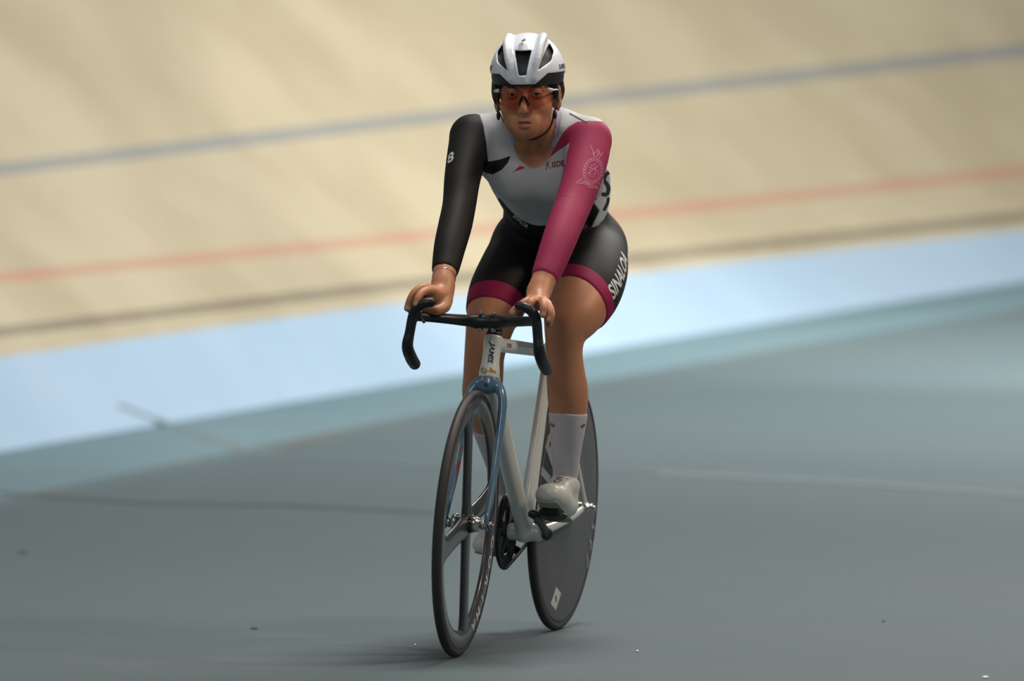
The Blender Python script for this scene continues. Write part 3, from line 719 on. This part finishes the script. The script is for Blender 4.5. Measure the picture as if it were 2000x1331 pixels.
torso = [C([(1092,478,.80,.100),(1086,430,.73,.091),(1080,395,.68,.087),(1066,340,.59,.101),(1054,295,.52,.098),(1047,262,.47,.075)], .03, 5, X3, .66),
         C([(922,266,.44,.046),(980,250,.46,.036),(1046,246,.48,.038),(1104,250,.46,.037),(1149,270,.44,.048)], .035),
         C([(960,300,.46,.055),(990,320,.47,.06)], .04), C([(1125,305,.46,.055),(1100,325,.47,.06)], .04),
         ell(U(1012,352,.43), (.058,.052,.056), .05), ell(U(1086,352,.43), (.058,.052,.056), .05),
         ell(U(1062,410,.60), (.085,.07,.075), .05),
         ell(U(1140,492,.85), (.098,.105,.105), .05), ell(U(1048,484,.85), (.092,.103,.103), .05)]
neck = chain([U(1046,268,.47), U(1042,236,.43), h_((0,.018,-.055))], [.066,.061,.055], .03, 5)
clav = [C([(985,262,.42,.012),(1022,285,.405,.009)], .03), C([(1105,262,.42,.012),(1062,285,.405,.009)], .03)]
hR = [C([(865,555,.058,.026),(861,570,.040,.0265),(855,577,.018,.0245),(847,575,.000,.0190)], .014), C([(868,560,.055,.022),(869,585,.035,.0195),(866,598,.018,.0165)], .014),
      C([(853,573,.002,.0135),(839,567,-.028,.0110),(824,572,-.054,.0100),(816,583,-.070,.0088),(812,594,-.0745,.0080)], .004),
      C([(848,569,.012,.0130),(831,561,-.012,.0110),(812,569,-.034,.0100),(801,585,-.046,.0088),(795,603,-.049,.0079)], .004),
      C([(846,573,.028,.0135),(829,567,.010,.0114),(812,578,-.012,.0100),(804,593,-.024,.0090),(800,606,-.028,.0079)], .004),
      C([(850,580,.045,.0125),(834,578,.030,.0100),(819,587,.012,.0088),(811,601,.002,.0074)], .004),
      C([(868,588,.030,.0178),(866,600,.006,.0155),(854,606,-.014,.0132),(841,605,-.022,.0114),(830,606,-.024,.0096)], .008)]
hL = [C([(1054,566,.05,.027),(1052,580,.03,.0265),(1052,590,.010,.0225)], .014), C([(1045,572,.045,.018),(1040,588,.02,.0155)], .014),
      C([(1042,586,.014,.0150),(1027,592,-.008,.0130),(1012,602,-.022,.0114),(1001,611,-.026,.0096)], .008),
      C([(1045,588,.000,.0125),(1041,587,-.028,.0110),(1036,591,-.045,.0098),(1033,598,-.051,.0086)], .004),
      C([(1054,590,-.002,.0130),(1060,590,-.028,.0118),(1062,601,-.048,.0104),(1060,615,-.053,.0087)], .004),
      C([(1060,590,.010,.0130),(1069,595,-.012,.0116),(1073,609,-.030,.0102),(1070,625,-.035,.0086)], .004),
      C([(1062,592,.026,.0120),(1073,600,.008,.0100),(1077,616,-.008,.0090),(1072,634,-.012,.0078)], .004)]
knees = [ell(U(1101,632,.375), (.026,.022,.030), .03), ell(U(950,668,.500), (.026,.022,.030), .03), ell(U(1128,598,.43), (.030,.03,.032), .04), ell(U(1088,612,.42), (.026,.03,.030), .04)]
body_prims = torso+knees+[legL, legR, armR, armL, neck]+clav+hR+hL+head+lids+lidcut
fz = [(.86,.975,.0022), (HO[2]-.135, HO[2]+.06, .0019), (.24,.42,.004)]
body = sdf_obj('body', body_prims, .0055, M_skin, rider, 0.0,
   fine=([(-.24,.26,.0024)], [(-.10,.085,.0022), (HO[1]-.12, HO[1]+.05, .002)], fz), smooth=12,
   wf=lambda V: np.clip((V[:,1]-.15)/.03, 0, 1)*np.clip((1.25-V[:,2])/.03, 0, 1))
def verts(o):
    co = np.empty(len(o.data.vertices)*3, np.float32); o.data.vertices.foreach_get('co', co); return co.reshape(-1,3).astype(float)
def put(o, name, val):
    a = o.data.attributes.new(name, 'FLOAT', 'POINT'); a.data.foreach_set('value', np.asarray(val, np.float32))
def pd(q, V): return pdist(q, V.T)
V = verts(body); L_ = (V-HO) @ HM
put(body, 'lips', 1000*(.0012-np.minimum(pd(lips[1], V), pd(lips[2], V))))
put(body, 'mouth', 1000*(.0005-pd(hch([(-.017,-.094,-.0722),(0,-.100,-.0722),(.017,-.094,-.0722)], [.0012,.0030,.0012]), V)))
br = [hch([(s*.014,-.088,.0155),(s*.030,-.088,.0205),(s*.048,-.074,.0165)], [.0020,.0024,.0010]) for s in (-1,1)]
lash = [hch([(s*.018,-.090,.0045),(s*.031,-.092,.0062),(s*.045,-.084,.0035)], [.0010,.0014,.0010]) for s in (-1,1)]
put(body, 'brow', 1000*(.0006-np.min([pd(q, V) for q in br+lash], 0)))
tips = [(812,592.5,-.078),(796,601,-.052),(1001,610,-.030),(1033,597,-.054),(1060,613,-.057),(1070,622,-.038)]
nl = []
for t in tips:
    p = U(*t); d = CB-p; d /= np.linalg.norm(d); q = V-(p+d*.006); nl.append(.0062-np.sqrt((q**2).sum(1)))
put(body, 'nail', 1000*np.max(nl, 0))
for s in (-1,1):
    e_ = sdf_obj('eye', [hell((s*.031,-.0735,.001), (.0125,.0125,.0125))], .0018, M_eye, rider)
    mesh_iris = sdf_obj('iris', [hell((s*.031+.0005,-.0835,.001), (.0056,.0030,.0056))], .0009, M_iris, e_)
sdf_obj('teeth', [hch([(-.014,-.088,-.0705),(0,-.0935,-.0705),(.014,-.088,-.0705)], [.0022,.0024,.0022])], .0008, M_teeth, rider)
# skinsuit
hemL, hemR = U(1128,596,.465), U(964,618,.552)
nL = U(1109,635,.40)-U(1149,530,.63); nR = U(952,660,.525)-U(995,530,.70); nL = nL/np.linalg.norm(nL)+np.array([-.38,0,0]); nL /= np.linalg.norm(nL); nR /= np.linalg.norm(nR)
cufR, cufL = U(867,534,.083), U(1064,549,.075); aR = U(866,545,.065)-U(879,480,.15); aL = U(1060,552,.065)-U(1090,475,.15)
aR /= np.linalg.norm(aR); aL /= np.linalg.norm(aL)
vdir = CB-U(1040,280,.4); vdir /= np.linalg.norm(vdir)
def neck_hole(g): return C([(1044,170,.46,.072+g),(1042,235,.40,.065+g),(1041,262,.38,.055+g),(1041,285,.37,.039+g),(1039,306,.36,.015+g)], .002, 5, [0,-.8,.6], .45, 'sub')
thL = C([(1150,490,.77,.098),(1151,530,.63,.097),(1143,572,.51,.087),(1123,612,.43,.072),(1107,640,.40,.057)], .03, 9); thR = C([(1030,488,.80,.093),(1003,530,.70,.088),(976,575,.61,.079),(961,620,.55,.067),(952,660,.525,.058)], .03, 9)
suit_base = torso+[thL, thR, armR, armL, neck]+clav
cuts = [cut(hemL, nL, .15), cut(hemR, nR, .17), cut(cufR, aR, .12), cut(cufL, aL, .12)]
SUITF = suit_base+cuts+[neck_hole(0)]
suit = sdf_obj('skinsuit', SUITF, .0036, M_suit, rider, .0034, smooth=10)
und = sdf_obj('undershirt', [q for q in suit_base if not any(q is z for z in (thL, thR, armR, armL))]+[neck_hole(-.008), cut(U(1046,300,.45), [0,-.3,-1], .6), cut(U(985,262,.45), [-1,0,.2], .5), cut(U(1108,262,.45), [1,0,.2], .5)], .0036, M_lav, rider, .0016)
V = verts(suit); PX = projb(V)
def sdpoly(P, poly):                 # signed distance to an outline, positive inside
    poly = np.array(poly, float); n = len(poly); D = np.full(len(P), 1e9); ins = np.zeros(len(P), bool)
    for i in range(n):
        a, b = poly[i], poly[(i+1) % n]; e = b-a; q = P-a; h = np.clip((q@e)/(e@e), 0, 1); D = np.minimum(D, np.linalg.norm(q-np.outer(h, e), axis=1))
        c = ((a[1] > P[:,1]) != (b[1] > P[:,1])); t = (P[:,1]-a[1])/np.where(b[1] == a[1], 1, b[1]-a[1])*e[0]+a[0]; ins ^= c & (P[:,0] < t)
    return np.where(ins, D, -D)
yb = np.maximum(441-42*((PX[:,0]-1056)/70)**2, 388)
legd = np.minimum(pd(legL, V), pd(legR, V))
notarm = 1000*(np.minimum(pd(armL, V), pd(armR, V))-.011)
put(suit, 'f_short', np.minimum(PX[:,1]-yb, notarm))
fblk = sdpoly(PX, [(937,224),(944,245),(950,280),(953,316),(975,312),(998,304),(992,318),(980,332),(962,341),(948,338),(943,333),(941,345),(960,400),(930,560),(800,560),(800,190)])
put(suit, 'f_black', np.maximum(fblk, np.minimum(1000*(.012-pd(armR, V)), PX[:,1]-322)))
fm = sdpoly(PX, [(1072,308),(1082,290),(1098,262),(1110,248),(1127,238),(1150,236),(1205,238),(1215,362),(1099,356),(1103,325),(1107,300),(1113,279)])
arm = 1000*(.007-pd(armL, V)); 
fm = np.maximum(fm, np.minimum(arm, PX[:,1]-322)); fm = np.maximum(fm, sdpoly(PX, [(999,338),(1016,324),(1027,328)]))
fm = np.where((pd(torso[0], V) < .010) & (PX[:,1] > 335) & (pd(armL, V) > .012), -5, fm)
put(suit, 'f_mag', fm)
dL_ = ((V-hemL)@nL)*1000; dR_ = ((V-hemR)@nR)*1000
near = lambda c: 200-np.linalg.norm(V-c, axis=1)*1000
side = 1000*(pd(legR, V)-pd(legL, V))
hem = np.maximum(np.minimum(dL_+44, np.minimum(150-np.linalg.norm(V-hemL, axis=1)*1000, side)), np.minimum(dR_+52, np.minimum(150-np.linalg.norm(V-hemR, axis=1)*1000, -side)))
put(suit, 'f_hem', np.minimum(hem, notarm))
aer, ael = pd(armR, V), pd(armL, V)
seam = np.where(aer < .012, 1.0-np.abs((V-U(896,405,.26))@aR)*1000, -5)
seam = np.maximum(seam, np.where(ael < .012, 1.0-np.abs((V-U(1117,408,.26))@aL)*1000, -5))
seam = np.maximum(seam, np.where(PX[:,1] < 250, 1.5-np.abs(sdpoly(PX, [(1113,222),(1146,240),(1146,240.6),(1113,222.6)])), -5))
put(suit, 'f_seam', seam)
M_suit.node_tree.nodes['Principled BSDF'].inputs['Specular IOR Level'].default_value = .22
BLK = srgb(20,17,16)
mask_mix(M_suit, 'f_short', BLK, .6); mask_mix(M_suit, 'f_black', srgb(25,22,20), .6); mask_mix(M_suit, 'f_mag', srgb(150,44,78), .6); mask_mix(M_suit, 'f_hem', srgb(138,22,66), .6); mask_mix(M_suit, 'f_seam', srgb(60,36,46), .9)
# race number, letters and emblems of the suit
bvs = bvh_of(suit)
def here(px, py, Y, rot=0):
    o, u, v_, n = screen_axes(px, py, Y); c_, s_ = math.cos(math.radians(rot)), math.sin(math.radians(rot)); return o, u*c_+v_*s_, v_*c_-u*s_, n
def pxpoly(pts, o): return [((x-o[0])/SC, (o[1]-y)/SC) for x, y in pts]
M_dkred = mat('dark_red_lettering', srgb(112,38,52), .6); M_pink = mat('pink_emblem_print', srgb(206,140,172), .6)
o, u, v_, n = here(1089,321,.40,9)
decal('lettering', art_text('ISDE', .0195, .0006, .2, .86), bvs, o, u, v_, n, M_dkred, suit, reach=.12)
star = art_merge([art_line([(-.031,-.009),(-.024,.006),(-.019,.010)], .0022), art_line([(-.031,.004),(-.024,.001),(-.019,-.008)], .0022), art_line([(-.026,.005),(-.026,.009)], .003)])
decal('emblem', star, bvs, o, u, v_, n, M_dkred, suit, reach=.12)
# emblem on the magenta sleeve
E_ = []
ce = (1158,336); rot = math.radians(-22)
def ring_(rx, ry, w_, n0=40, dash=None):
    out = []
    if dash:
        for i in range(dash):
            t = np.linspace(2*np.pi*i/dash, 2*np.pi*(i+.6)/dash, 5); out.append(art_line(np.stack([rx*np.cos(t), ry*np.sin(t)], -1), w_))
        return art_merge(out)
    t = np.linspace(0, 2*np.pi, n0, endpoint=False); return art_line(np.stack([rx*np.cos(t), ry*np.sin(t)], -1), w_, True)
E_ += [ring_(.0245,.0335,.0008), ring_(.0218,.0300,.0016,dash=22), ring_(.0185,.0262,.0007)]
E_ += [art_line([(-.012,-.012),(.010,.016)], .0009), art_line([(-.014,.006),(.012,.004),(.014,-.008)], .0008), art_line([(-.005,-.018),(-.008,.010),(.004,.018)], .0008), art_line([(.004,-.016),(.008,-.002),(.002,.010)], .0008)]
E_ += [art_line([(-.006,.034),(-.014,.048),(-.006,.044),(0,.058),(.004,.044),(.013,.050),(.006,.034)], .0012), art_line([(-.004,.036),(-.022,.062)], .0010), art_line([(0,.036),(.004,.052)], .0014)]
E_ += [art_line([(-.020,-.024),(-.034,-.040),(-.014,-.037),(.002,-.043),(.020,-.040),(.032,-.048),(.026,-.030),(.018,-.026)], .0012), art_line([(-.026,-.033),(-.012,-.034),(.004,-.039),(.024,-.038)], .0010), art_line([(-.018,-.030),(.0,-.036),(.020,-.034)], .0008)]
o, u, v_, n = here(1158,334,.33,-14)
Vt, Ft = art_merge(E_); decal('emblem', (Vt, Ft), bvs, o, u, v_, n, M_pink, suit, reach=.12)
# number 8 high on the black sleeve
def hitpx(px, py, bv_):
    d = U(px,py,.7)-CB; d /= np.linalg.norm(d); q = bv_.ray_cast(Vector(CB), Vector(d), 30)
    if q[0] is None: print('miss', px, py); q = bv_.find_nearest(Vector(U(px,py,.58)))
    return np.array(q[0]), np.array(q[1])
o, nn = hitpx(880,309,bvs); nn /= np.linalg.norm(nn); ax_ = -aR-nn*(nn@-aR); ax_ /= np.linalg.norm(ax_)
decal('lettering', art_text('8', .046, .0012), bvs, o, np.cross(ax_, nn), ax_, nn, M_ltw, suit, reach=.05)
# SINALOA up the outer thigh
o_, u_, v_, n_ = screen_axes(1212,540,.62); nn = n_*.62+u_*.78; nn /= np.linalg.norm(nn)
def hitpx(px, py, bv_):
    d = U(px,py,.7)-CB; d /= np.linalg.norm(d); q = bv_.ray_cast(Vector(CB), Vector(d), 30)
    if q[0] is None: print('miss', px, py); q = bv_.find_nearest(Vector(U(px,py,.58)))
    return np.array(q[0]), np.array(q[1])
o, q1 = hitpx(1196,582,bvs); o2, q2 = hitpx(1219,533,bvs); nn = q1+q2; nn /= np.linalg.norm(nn); nn = nn*.8+n_*.3; nn /= np.linalg.norm(nn)
tb = o2-o; tb -= nn*(tb@nn); tb /= np.linalg.norm(tb)
V_, F_2 = art_text('SINALOA', .056, .0014, 0, .88); xm = min(x for x, y in V_)
decal('lettering', ([(x-xm, y+.010) for x, y in V_], F_2), bvs, o, tb, np.cross(nn, tb), nn, M_ltw, suit, reach=.10)
o, u, v_, n = here(1017,432,.60,-40)
decal('lettering', art_text('SINALOA', .0135, .0002, 0, .85), bvs, o, u, v_, n, M_ltw, suit, reach=.12)
# paper number on the left side of the back
pts = [(1170,322),(1184,326),(1191,340),(1193,368),(1190,395),(1187,412),(1178,430),(1166,443),(1151,451),(1158,436),(1170,412),(1158,396),(1168,372)]
o, u, v_, n = here(1180,390,.66)
smp = []
for px in range(1152, 1196, 4):
    for py in range(340, 450, 8):
        d = U(px,py,.7)-CB; d /= np.linalg.norm(d); hh = bvs.ray_cast(Vector(CB), Vector(d), 30); 
        if hh[0] is not None and hh[0][1] > .44: smp.append(((px-1175)/30, (py-390)/60, hh[0][1]))
smp = np.array(smp); A_ = np.stack([np.ones(len(smp)), smp[:,0], smp[:,1], smp[:,0]**2], -1); cf = np.linalg.lstsq(A_, smp[:,2], rcond=None)[0]; cf[3] = max(cf[3], .012)
def on_bib(art, off):
    V, F = art; out = []
    for x, y in V:
        px, py = 1180+x*SC, 390-y*SC; a_, b_ = (px-1175)/30, (py-390)/60; Y = cf@np.array([1, a_, b_, a_*a_]); p = U(px, py, Y); d = CB-p; out.append(p+d/np.linalg.norm(d)*off)
    return out, F
V_, F_2 = on_bib(art_poly(pxpoly(pts, (1180,390)), .008), .012); bib = mesh_obj('race_number', V_, F_2, M_paper, rider)
sm = bib.modifiers.new('paper', 'SOLIDIFY'); sm.thickness = .0012
crv = lambda P: crspline([(x, y, 0) for x, y in P], [1]*len(P), 6)[0][:,:2]
gl = art_merge([art_line(pxpoly(crv([(1190,337),(1184,341),(1180,352),(1186,360),(1189,370),(1185,380),(1176,379)]), (1180,390)), .0090), art_line(pxpoly(crv([(1189,386),(1187,397),(1180,411)]), (1180,390)), .0065)])
V_, F_2 = on_bib(gl, .0175); print('glyph', projb(np.array(V_)).min(0), projb(np.array(V_)).max(0), len(F_2)); mesh_obj('lettering', V_, F_2, M_ltb, bib)
# socks and shoes
def sock(leg, top, nrm, name):
    q = [leg, cut(top, nrm, .95, k=.001)]
    return sdf_obj(name, q, .003, M_sock, rider, .0028, smooth=8)
skL = sock(legL, U(1109,806,.47), np.array([0,-.02,1.]), 'sock'); skR = sock(legR, U(945,838,.655), np.array([0,-.35,1.]), 'sock')
bk = bvh_of(skL)
for px, py, r_ in ((1078,829,-28),(1139,831,35)):
    o, u, v_, n = here(px, py, .46, r_); decal('sock_mark', art_merge([art_line([(-.006+i*.0042,-.003),(-.005+i*.0042,.003)], .0018) for i in range(4)]+[art_line([(-.008,-.0035),(.009,-.0035)], .0012)]), bk, o, u, v_, n, M_ltb, skL, reach=.08)
def shoe(F_, M, s):
    up = [chain([F_((0,-.090,.034)), F_((s*-.002,-.055,.036)), F_((0,-.01,.039)), F_((0,.05,.042)), F_((0,.125,.046))], [.0265,.0315,.0340,.0300,.0300], .012, 5, M @ X3, .80),
          chain([F_((0,-.03,.042)), F_((0,.03,.066)), F_((0,.075,.088)), F_((0,.105,.100))], [.026,.028,.030,.0345], .02, 4, M @ X3, .92),
          chain([F_((0,.120,.06)), F_((0,.122,.095))], [.033,.034], .02, 1), cut(F_((0,.02,.008)), -(M @ np.array([0,0,1.])), .3, k=.014), cut(F_((0,.12,.112)), (M @ np.array([0,.25,1.])), .3),
          ell(F_((0,.108,.122)), (.0265,.029,.03), .004, M, 'sub')]
    sh = sdf_obj('shoe', up, .0025, M_shoe, rider)
    so = sdf_obj('sole', [chain([F_((0,-.094,.013)), F_((0,-.02,.009)), F_((0,.05,.011)), F_((0,.13,.012))], [.0062,.0072,.0065,.0070], .01, 5, M @ X3, .22)], .0025, M_sole, sh)
    sdf_obj('cleat', [chain([F_((0,-.045,.0)), F_((0,.0,-.002))], [.009,.011], .008, 2, M @ X3, .35)], .0025, M_liner, sh)
    bs = bvh_of(sh)
    # boot dials and strap seams
    for y, z, r_ in ((.028,.0,.0085),(-.012,.0,.0075)):
        p = F_((s*.0,y,.2)); h = bs.ray_cast(Vector(p), Vector(-(M @ np.array([0,0,1.]))), .3)
        if h[0] is not None:
            a_ = np.array(h[0]); nn = np.array(h[1]); v = merge(cyl(a_-nn*.002, a_+nn*.006, r_, 20)); mesh_obj('dial', v[0], v[1], M_alu, sh)
    for y in (-.030, .008, .048):
        art = art_line([(-.04, y), (.04, y+.006)], .0012); decal('seam', art, bs, F_((0,0,.03)), M @ np.array([1.,0,0]), M @ np.array([0,1.,0]), M @ np.array([0,0,1.]), M_disc, sh, off=.0005, reach=.12)
    return sh
shL = shoe(FL, ML, 1); shR = shoe(FR, MR, -1)
# helmet
def prism(poly, sx=1, y1=.02):
    P = np.array(poly, float)*[sx,1]
    if sx < 0: P = P[::-1]
    def f(X):
        q = [X[i]-HO[i] for i in range(3)]; l = [q[0]*HM[0,i]+q[1]*HM[1,i]+q[2]*HM[2,i] for i in range(3)]; D = None
        for i in range(len(P)):
            a, b = P[i], P[(i+1) % len(P)]; e = b-a; e = e/np.linalg.norm(e); d = (l[0]-a[0])*e[1]-(l[2]-a[1])*e[0]
            D = d if D is None else -smin(-D, -d, .004)
        return np.maximum(D, l[1]-y1)
    return fn(f, HO-.2, HO+.2, .003)
def lowcut(g):
    def f(X):
        q = [X[i]-HO[i] for i in range(3)]; l = [q[0]*HM[0,i]+q[1]*HM[1,i]+q[2]*HM[2,i] for i in range(3)]; return (l[2]-g(np.abs(l[0]), l[1]))*.9
    return fn(f, HO-.2, HO+.2, .002)
HC = (0,.020,.046); HR_ = np.array([.0965,.134,.107])
def white_edge(x, y): return .027+np.clip((x-.031)/.030,0,1)*.026+np.clip((y-.02)/.1,0,1)*-.02
def black_edge(x, y): return .0235+np.clip((x-.082)/.016,0,1)**2*.030+np.clip((y-.0)/.1,0,1)*-.030
vents = [prism([(-.021,.112),(.021,.112),(.0095,.050),(-.0095,.050)][::-1])]
for s in (-1,1): vents.append(prism([(.060,.126),(.072,.106),(.068,.083),(.037,.061)][::-1] if True else [], s))
helm = [hell(HC, HR_, .01), hch([(0,-.108,.040),(0,-.115,.075),(0,-.085,.125)], [.012,.012,.010], .02)]
for s in (-1,1): helm += [hch([(s*.030,-.105,.045),(s*.038,-.098,.090),(s*.045,-.060,.130),(s*.045,0,.145)], [.0085,.0085,.0085,.0085], .016)]
helm += [hell(HC, HR_-.013, .002, 'sub'), lowcut(white_edge)]+vents
# vents running over the top of the shell
for s in (-1,1): helm.append(hch([(s*.040,.02,.165),(s*.038,.07,.150),(s*.034,.115,.11)], [.014,.018,.014], .004, op='sub'))
helmet = sdf_obj('helmet', helm, .0021, M_helm, rider)
lin = [hell(HC, HR_-.0085 if False else HR_-np.array([.004,.008,.016]), .01), hell((0,.014,.020), (.0755,.095,.100), .004, 'sub'), lowcut(black_edge)]
lin2 = [q for q in lin]
liner = sdf_obj('liner', lin2, .0025, M_liner, helmet)
bvh = bvh_of(helmet)
hx, hy, hz = HM[:,0], HM[:,1], HM[:,2]
lg = art_merge([art_poly([(-.0065,.0015),(.003,.0085),(.0012,.004),(.0062,.0045),(.002,.0015),(-.0005,-.0085),(-.0012,.0005)][::-1], .004)])
decal('emblem', lg, bvh, h_((-.0005,-.10,.1335)), hx, hz, -hy, M_ltb, helmet, reach=.12)
for s in (-1,1):
    nn = HM @ np.array([s*.90,-.44,0]); uu = HM @ np.array([.44,s*.90,0])*1.0
    uu = np.cross(hz, nn); uu /= np.linalg.norm(uu)
    decal('lettering', art_text('S-WORKS', .0165, .0006, .15), bvh, h_((s*.088,.004,.066)), uu, hz, nn, M_ltb, helmet, reach=.08)
# straps, buckles, earrings
strap = []
for s in (-1,1):
    for P in ([(s*.079,-.028,.030),(s*.0775,-.028,-.005),(s*.071,-.030,-.045)], [(s*.080,.035,.020),(s*.079,.010,-.03),(s*.071,-.030,-.045)]):
        q = crspline([h_(p) for p in P], [1]*3, 5)[0]; strap.append(sweep(q, .0010, .0055 if P[0][1] < 0 else .004, hx*s, 8))
P = [(.071,-.030,-.045),(.063,-.024,-.078),(.046,-.026,-.102),(.018,-.036,-.117),(-.012,-.026,-.115),(-.040,-.012,-.102),(-.058,-.014,-.078),(-.071,-.030,-.045)]
q = crspline([h_(p) for p in P], [1]*8, 5)[0]; strap.append(sweep(q, .0012, .0062, np.array([h_(p)-h_((0,0,-.04)) for p in crspline(P, [1]*8, 5)[0]]), 8))
v = merge(*strap); mesh_obj('strap', v[0], v[1], M_liner, helmet)
for s in (-1,1):
    sdf_obj('buckle', [hell((s*.0725,-.032,-.055), (.005,.007,.012), .003)], .0016, M_black, helmet)
    sdf_obj('earring', [hell((s*.079,-.004,-.044), (.0035,.0035,.0035), .003)], .0012, M_steel, rider)
# sunglasses
M_lens = bpy.data.materials.new('rose_tinted_lens'); M_lens.use_nodes = True; nt = M_lens.node_tree; nt.nodes.clear()
out = nt.nodes.new('ShaderNodeOutputMaterial'); tr_ = nt.nodes.new('ShaderNodeBsdfTransparent'); tr_.inputs[0].default_value = (*srgb(241,222,219),1)
gl_ = nt.nodes.new('ShaderNodeBsdfGlossy'); gl_.inputs['Roughness'].default_value = .06; gl_.inputs[0].default_value = (.9,.75,.72,1)
mx = nt.nodes.new('ShaderNodeMixShader'); lw = nt.nodes.new('ShaderNodeLayerWeight'); lw.inputs[0].default_value = .24
nt.links.new(lw.outputs['Fresnel'], mx.inputs[0]); nt.links.new(tr_.outputs[0], mx.inputs[1]); nt.links.new(gl_.outputs[0], mx.inputs[2]); nt.links.new(mx.outputs[0], out.inputs[0])
def lens_pt(x, z): # wraps round the face
    return h_((x, -.1085+.0055*(x/.03)**2*.62 if abs(x) < .2 else 0, z))
cols_ = np.linspace(-.0705,.0705,61); V = []; F = []
for x in cols_:
    a_ = abs(x); top = .0130-.002*(a_/.07)**2
    bot = -.040+.020*max(0,(a_-.022)/.045)**1.25
    if a_ < .018: bot = -.040+.030*(1-(a_/.018)**2)
    for i in range(9): V.append(lens_pt(x, bot+(top-bot)*i/8))
V = np.array(V)
for i in range(60):
    for j in range(8): F.append((i*9+j, (i+1)*9+j, (i+1)*9+j+1, i*9+j+1))
glasses = mesh_obj('sunglasses', V, F, M_lens, rider)
sm = glasses.modifiers.new('thickness', 'SOLIDIFY'); sm.thickness = .0014
for s in (-1,1):
    P = [lens_pt(s*.0715,.010), h_((s*.078,-.060,.010)), h_((s*.080,-.03,.008)), h_((s*.078,.01,.006))]
    q = crspline(P, [1]*4, 4)[0]; v = sweep(q, .0022, .0030, hz, 8); mesh_obj('temple', v[0], v[1], M_shoe, glasses)
    v = sweep(np.array([lens_pt(s*.0625,.0125), lens_pt(s*.0735,.0105)])+(-hy*.0014), .0046, .0016, hz, 8); mesh_obj('temple_tip', v[0], v[1], M_shoe, glasses)
sdf_obj('nose_bridge', [hch([(s*.003,-.1065,-.004),(s*.0075,-.101,-.014),(s*.011,-.095,-.024)], [.0026,.0032,.0028], .004) for s in (-1,1)], .0014, M_liner, glasses)
# hair showing under the helmet
hair = [hell((0,.030,.010), (.0775,.080,.072), .01), hell((0,.014,.034), (.0770,.0945,.089), .01)]
for s in (-1,1): hair.append(hch([(s*.0755,-.020,.030),(s*.0765,-.022,.0),(s*.072,-.018,-.028)], [.0065,.0065,.002], .01))
hair += [hch([(-.081,-.012,.030),(-.0815,-.014,.0),(-.079,-.012,-.032)], [.0085,.0090,.004], .01), hch([(.083,.020,.030),(.084,.026,.0),(.080,.028,-.028)], [.0085,.0095,.004], .01)]
hair += [hch([(0,.10,-.02),(0,.125,-.06),(.005,.125,-.12)], [.030,.026,.010], .03), hell((0,-.03,-.055), (.09,.055,.052), .02, 'sub'), hell((0,-.088,-.004), (.074,.066,.042), .01, 'sub')]
hair_o = sdf_obj('hair', hair, .003, M_hair, rider)
rng = np.random.RandomState(9); st = []
for i in range(9):
    s = 1; p = np.array([s*.077,-.005+rng.uniform(-.02,.02),.012+rng.uniform(-.02,.015)]); P = [p]
    for j in range(4): P.append(P[-1]+np.array([s*rng.uniform(-.001,.006), rng.uniform(-.003,.005), rng.uniform(-.010,.006)]))
    st.append(tube([h_(p) for p in P], (.0003), 4, 5))
v = merge(*st); mesh_obj('hair_strands', v[0], v[1], M_hair, hair_o)
# bracelet on the right wrist, fine necklace
def wrist_ring(c, axis, r, wob, w_, m_, name):
    a_ = np.cross(axis, [0,0,1.]); a_ /= np.linalg.norm(a_); b_ = np.cross(axis, a_); t = np.linspace(0, 2*np.pi, 72, endpoint=False)
    P = np.array([c+a_*r*math.cos(x)+b_*r*1.0*math.sin(x)+axis*wob*math.sin(x) for x in t])
    v = sweep(P, w_*(1+.4*np.cos(t*24)), w_*(1+.4*np.cos(t*24)), np.broadcast_to(axis, (72,3)), 6, closed=True); return mesh_obj(name, v[0], v[1], m_, rider)
wrist_ring(U(867,543,.070), aR, .0290, .006, .0016, M_steel, 'bracelet')
bvb_ = bvh_of(body)
t = np.linspace(0, 1, 30); art = art_line(np.stack([-.055+.105*t, .045-.085*np.sin(t*math.pi)**.8*1.0], -1), .0012)
o, u, v_, n = here(1040,268,.40)
decal('necklace', art, bvb_, o, u, v_, n, M_gold, rider, off=.0008, reach=.12)
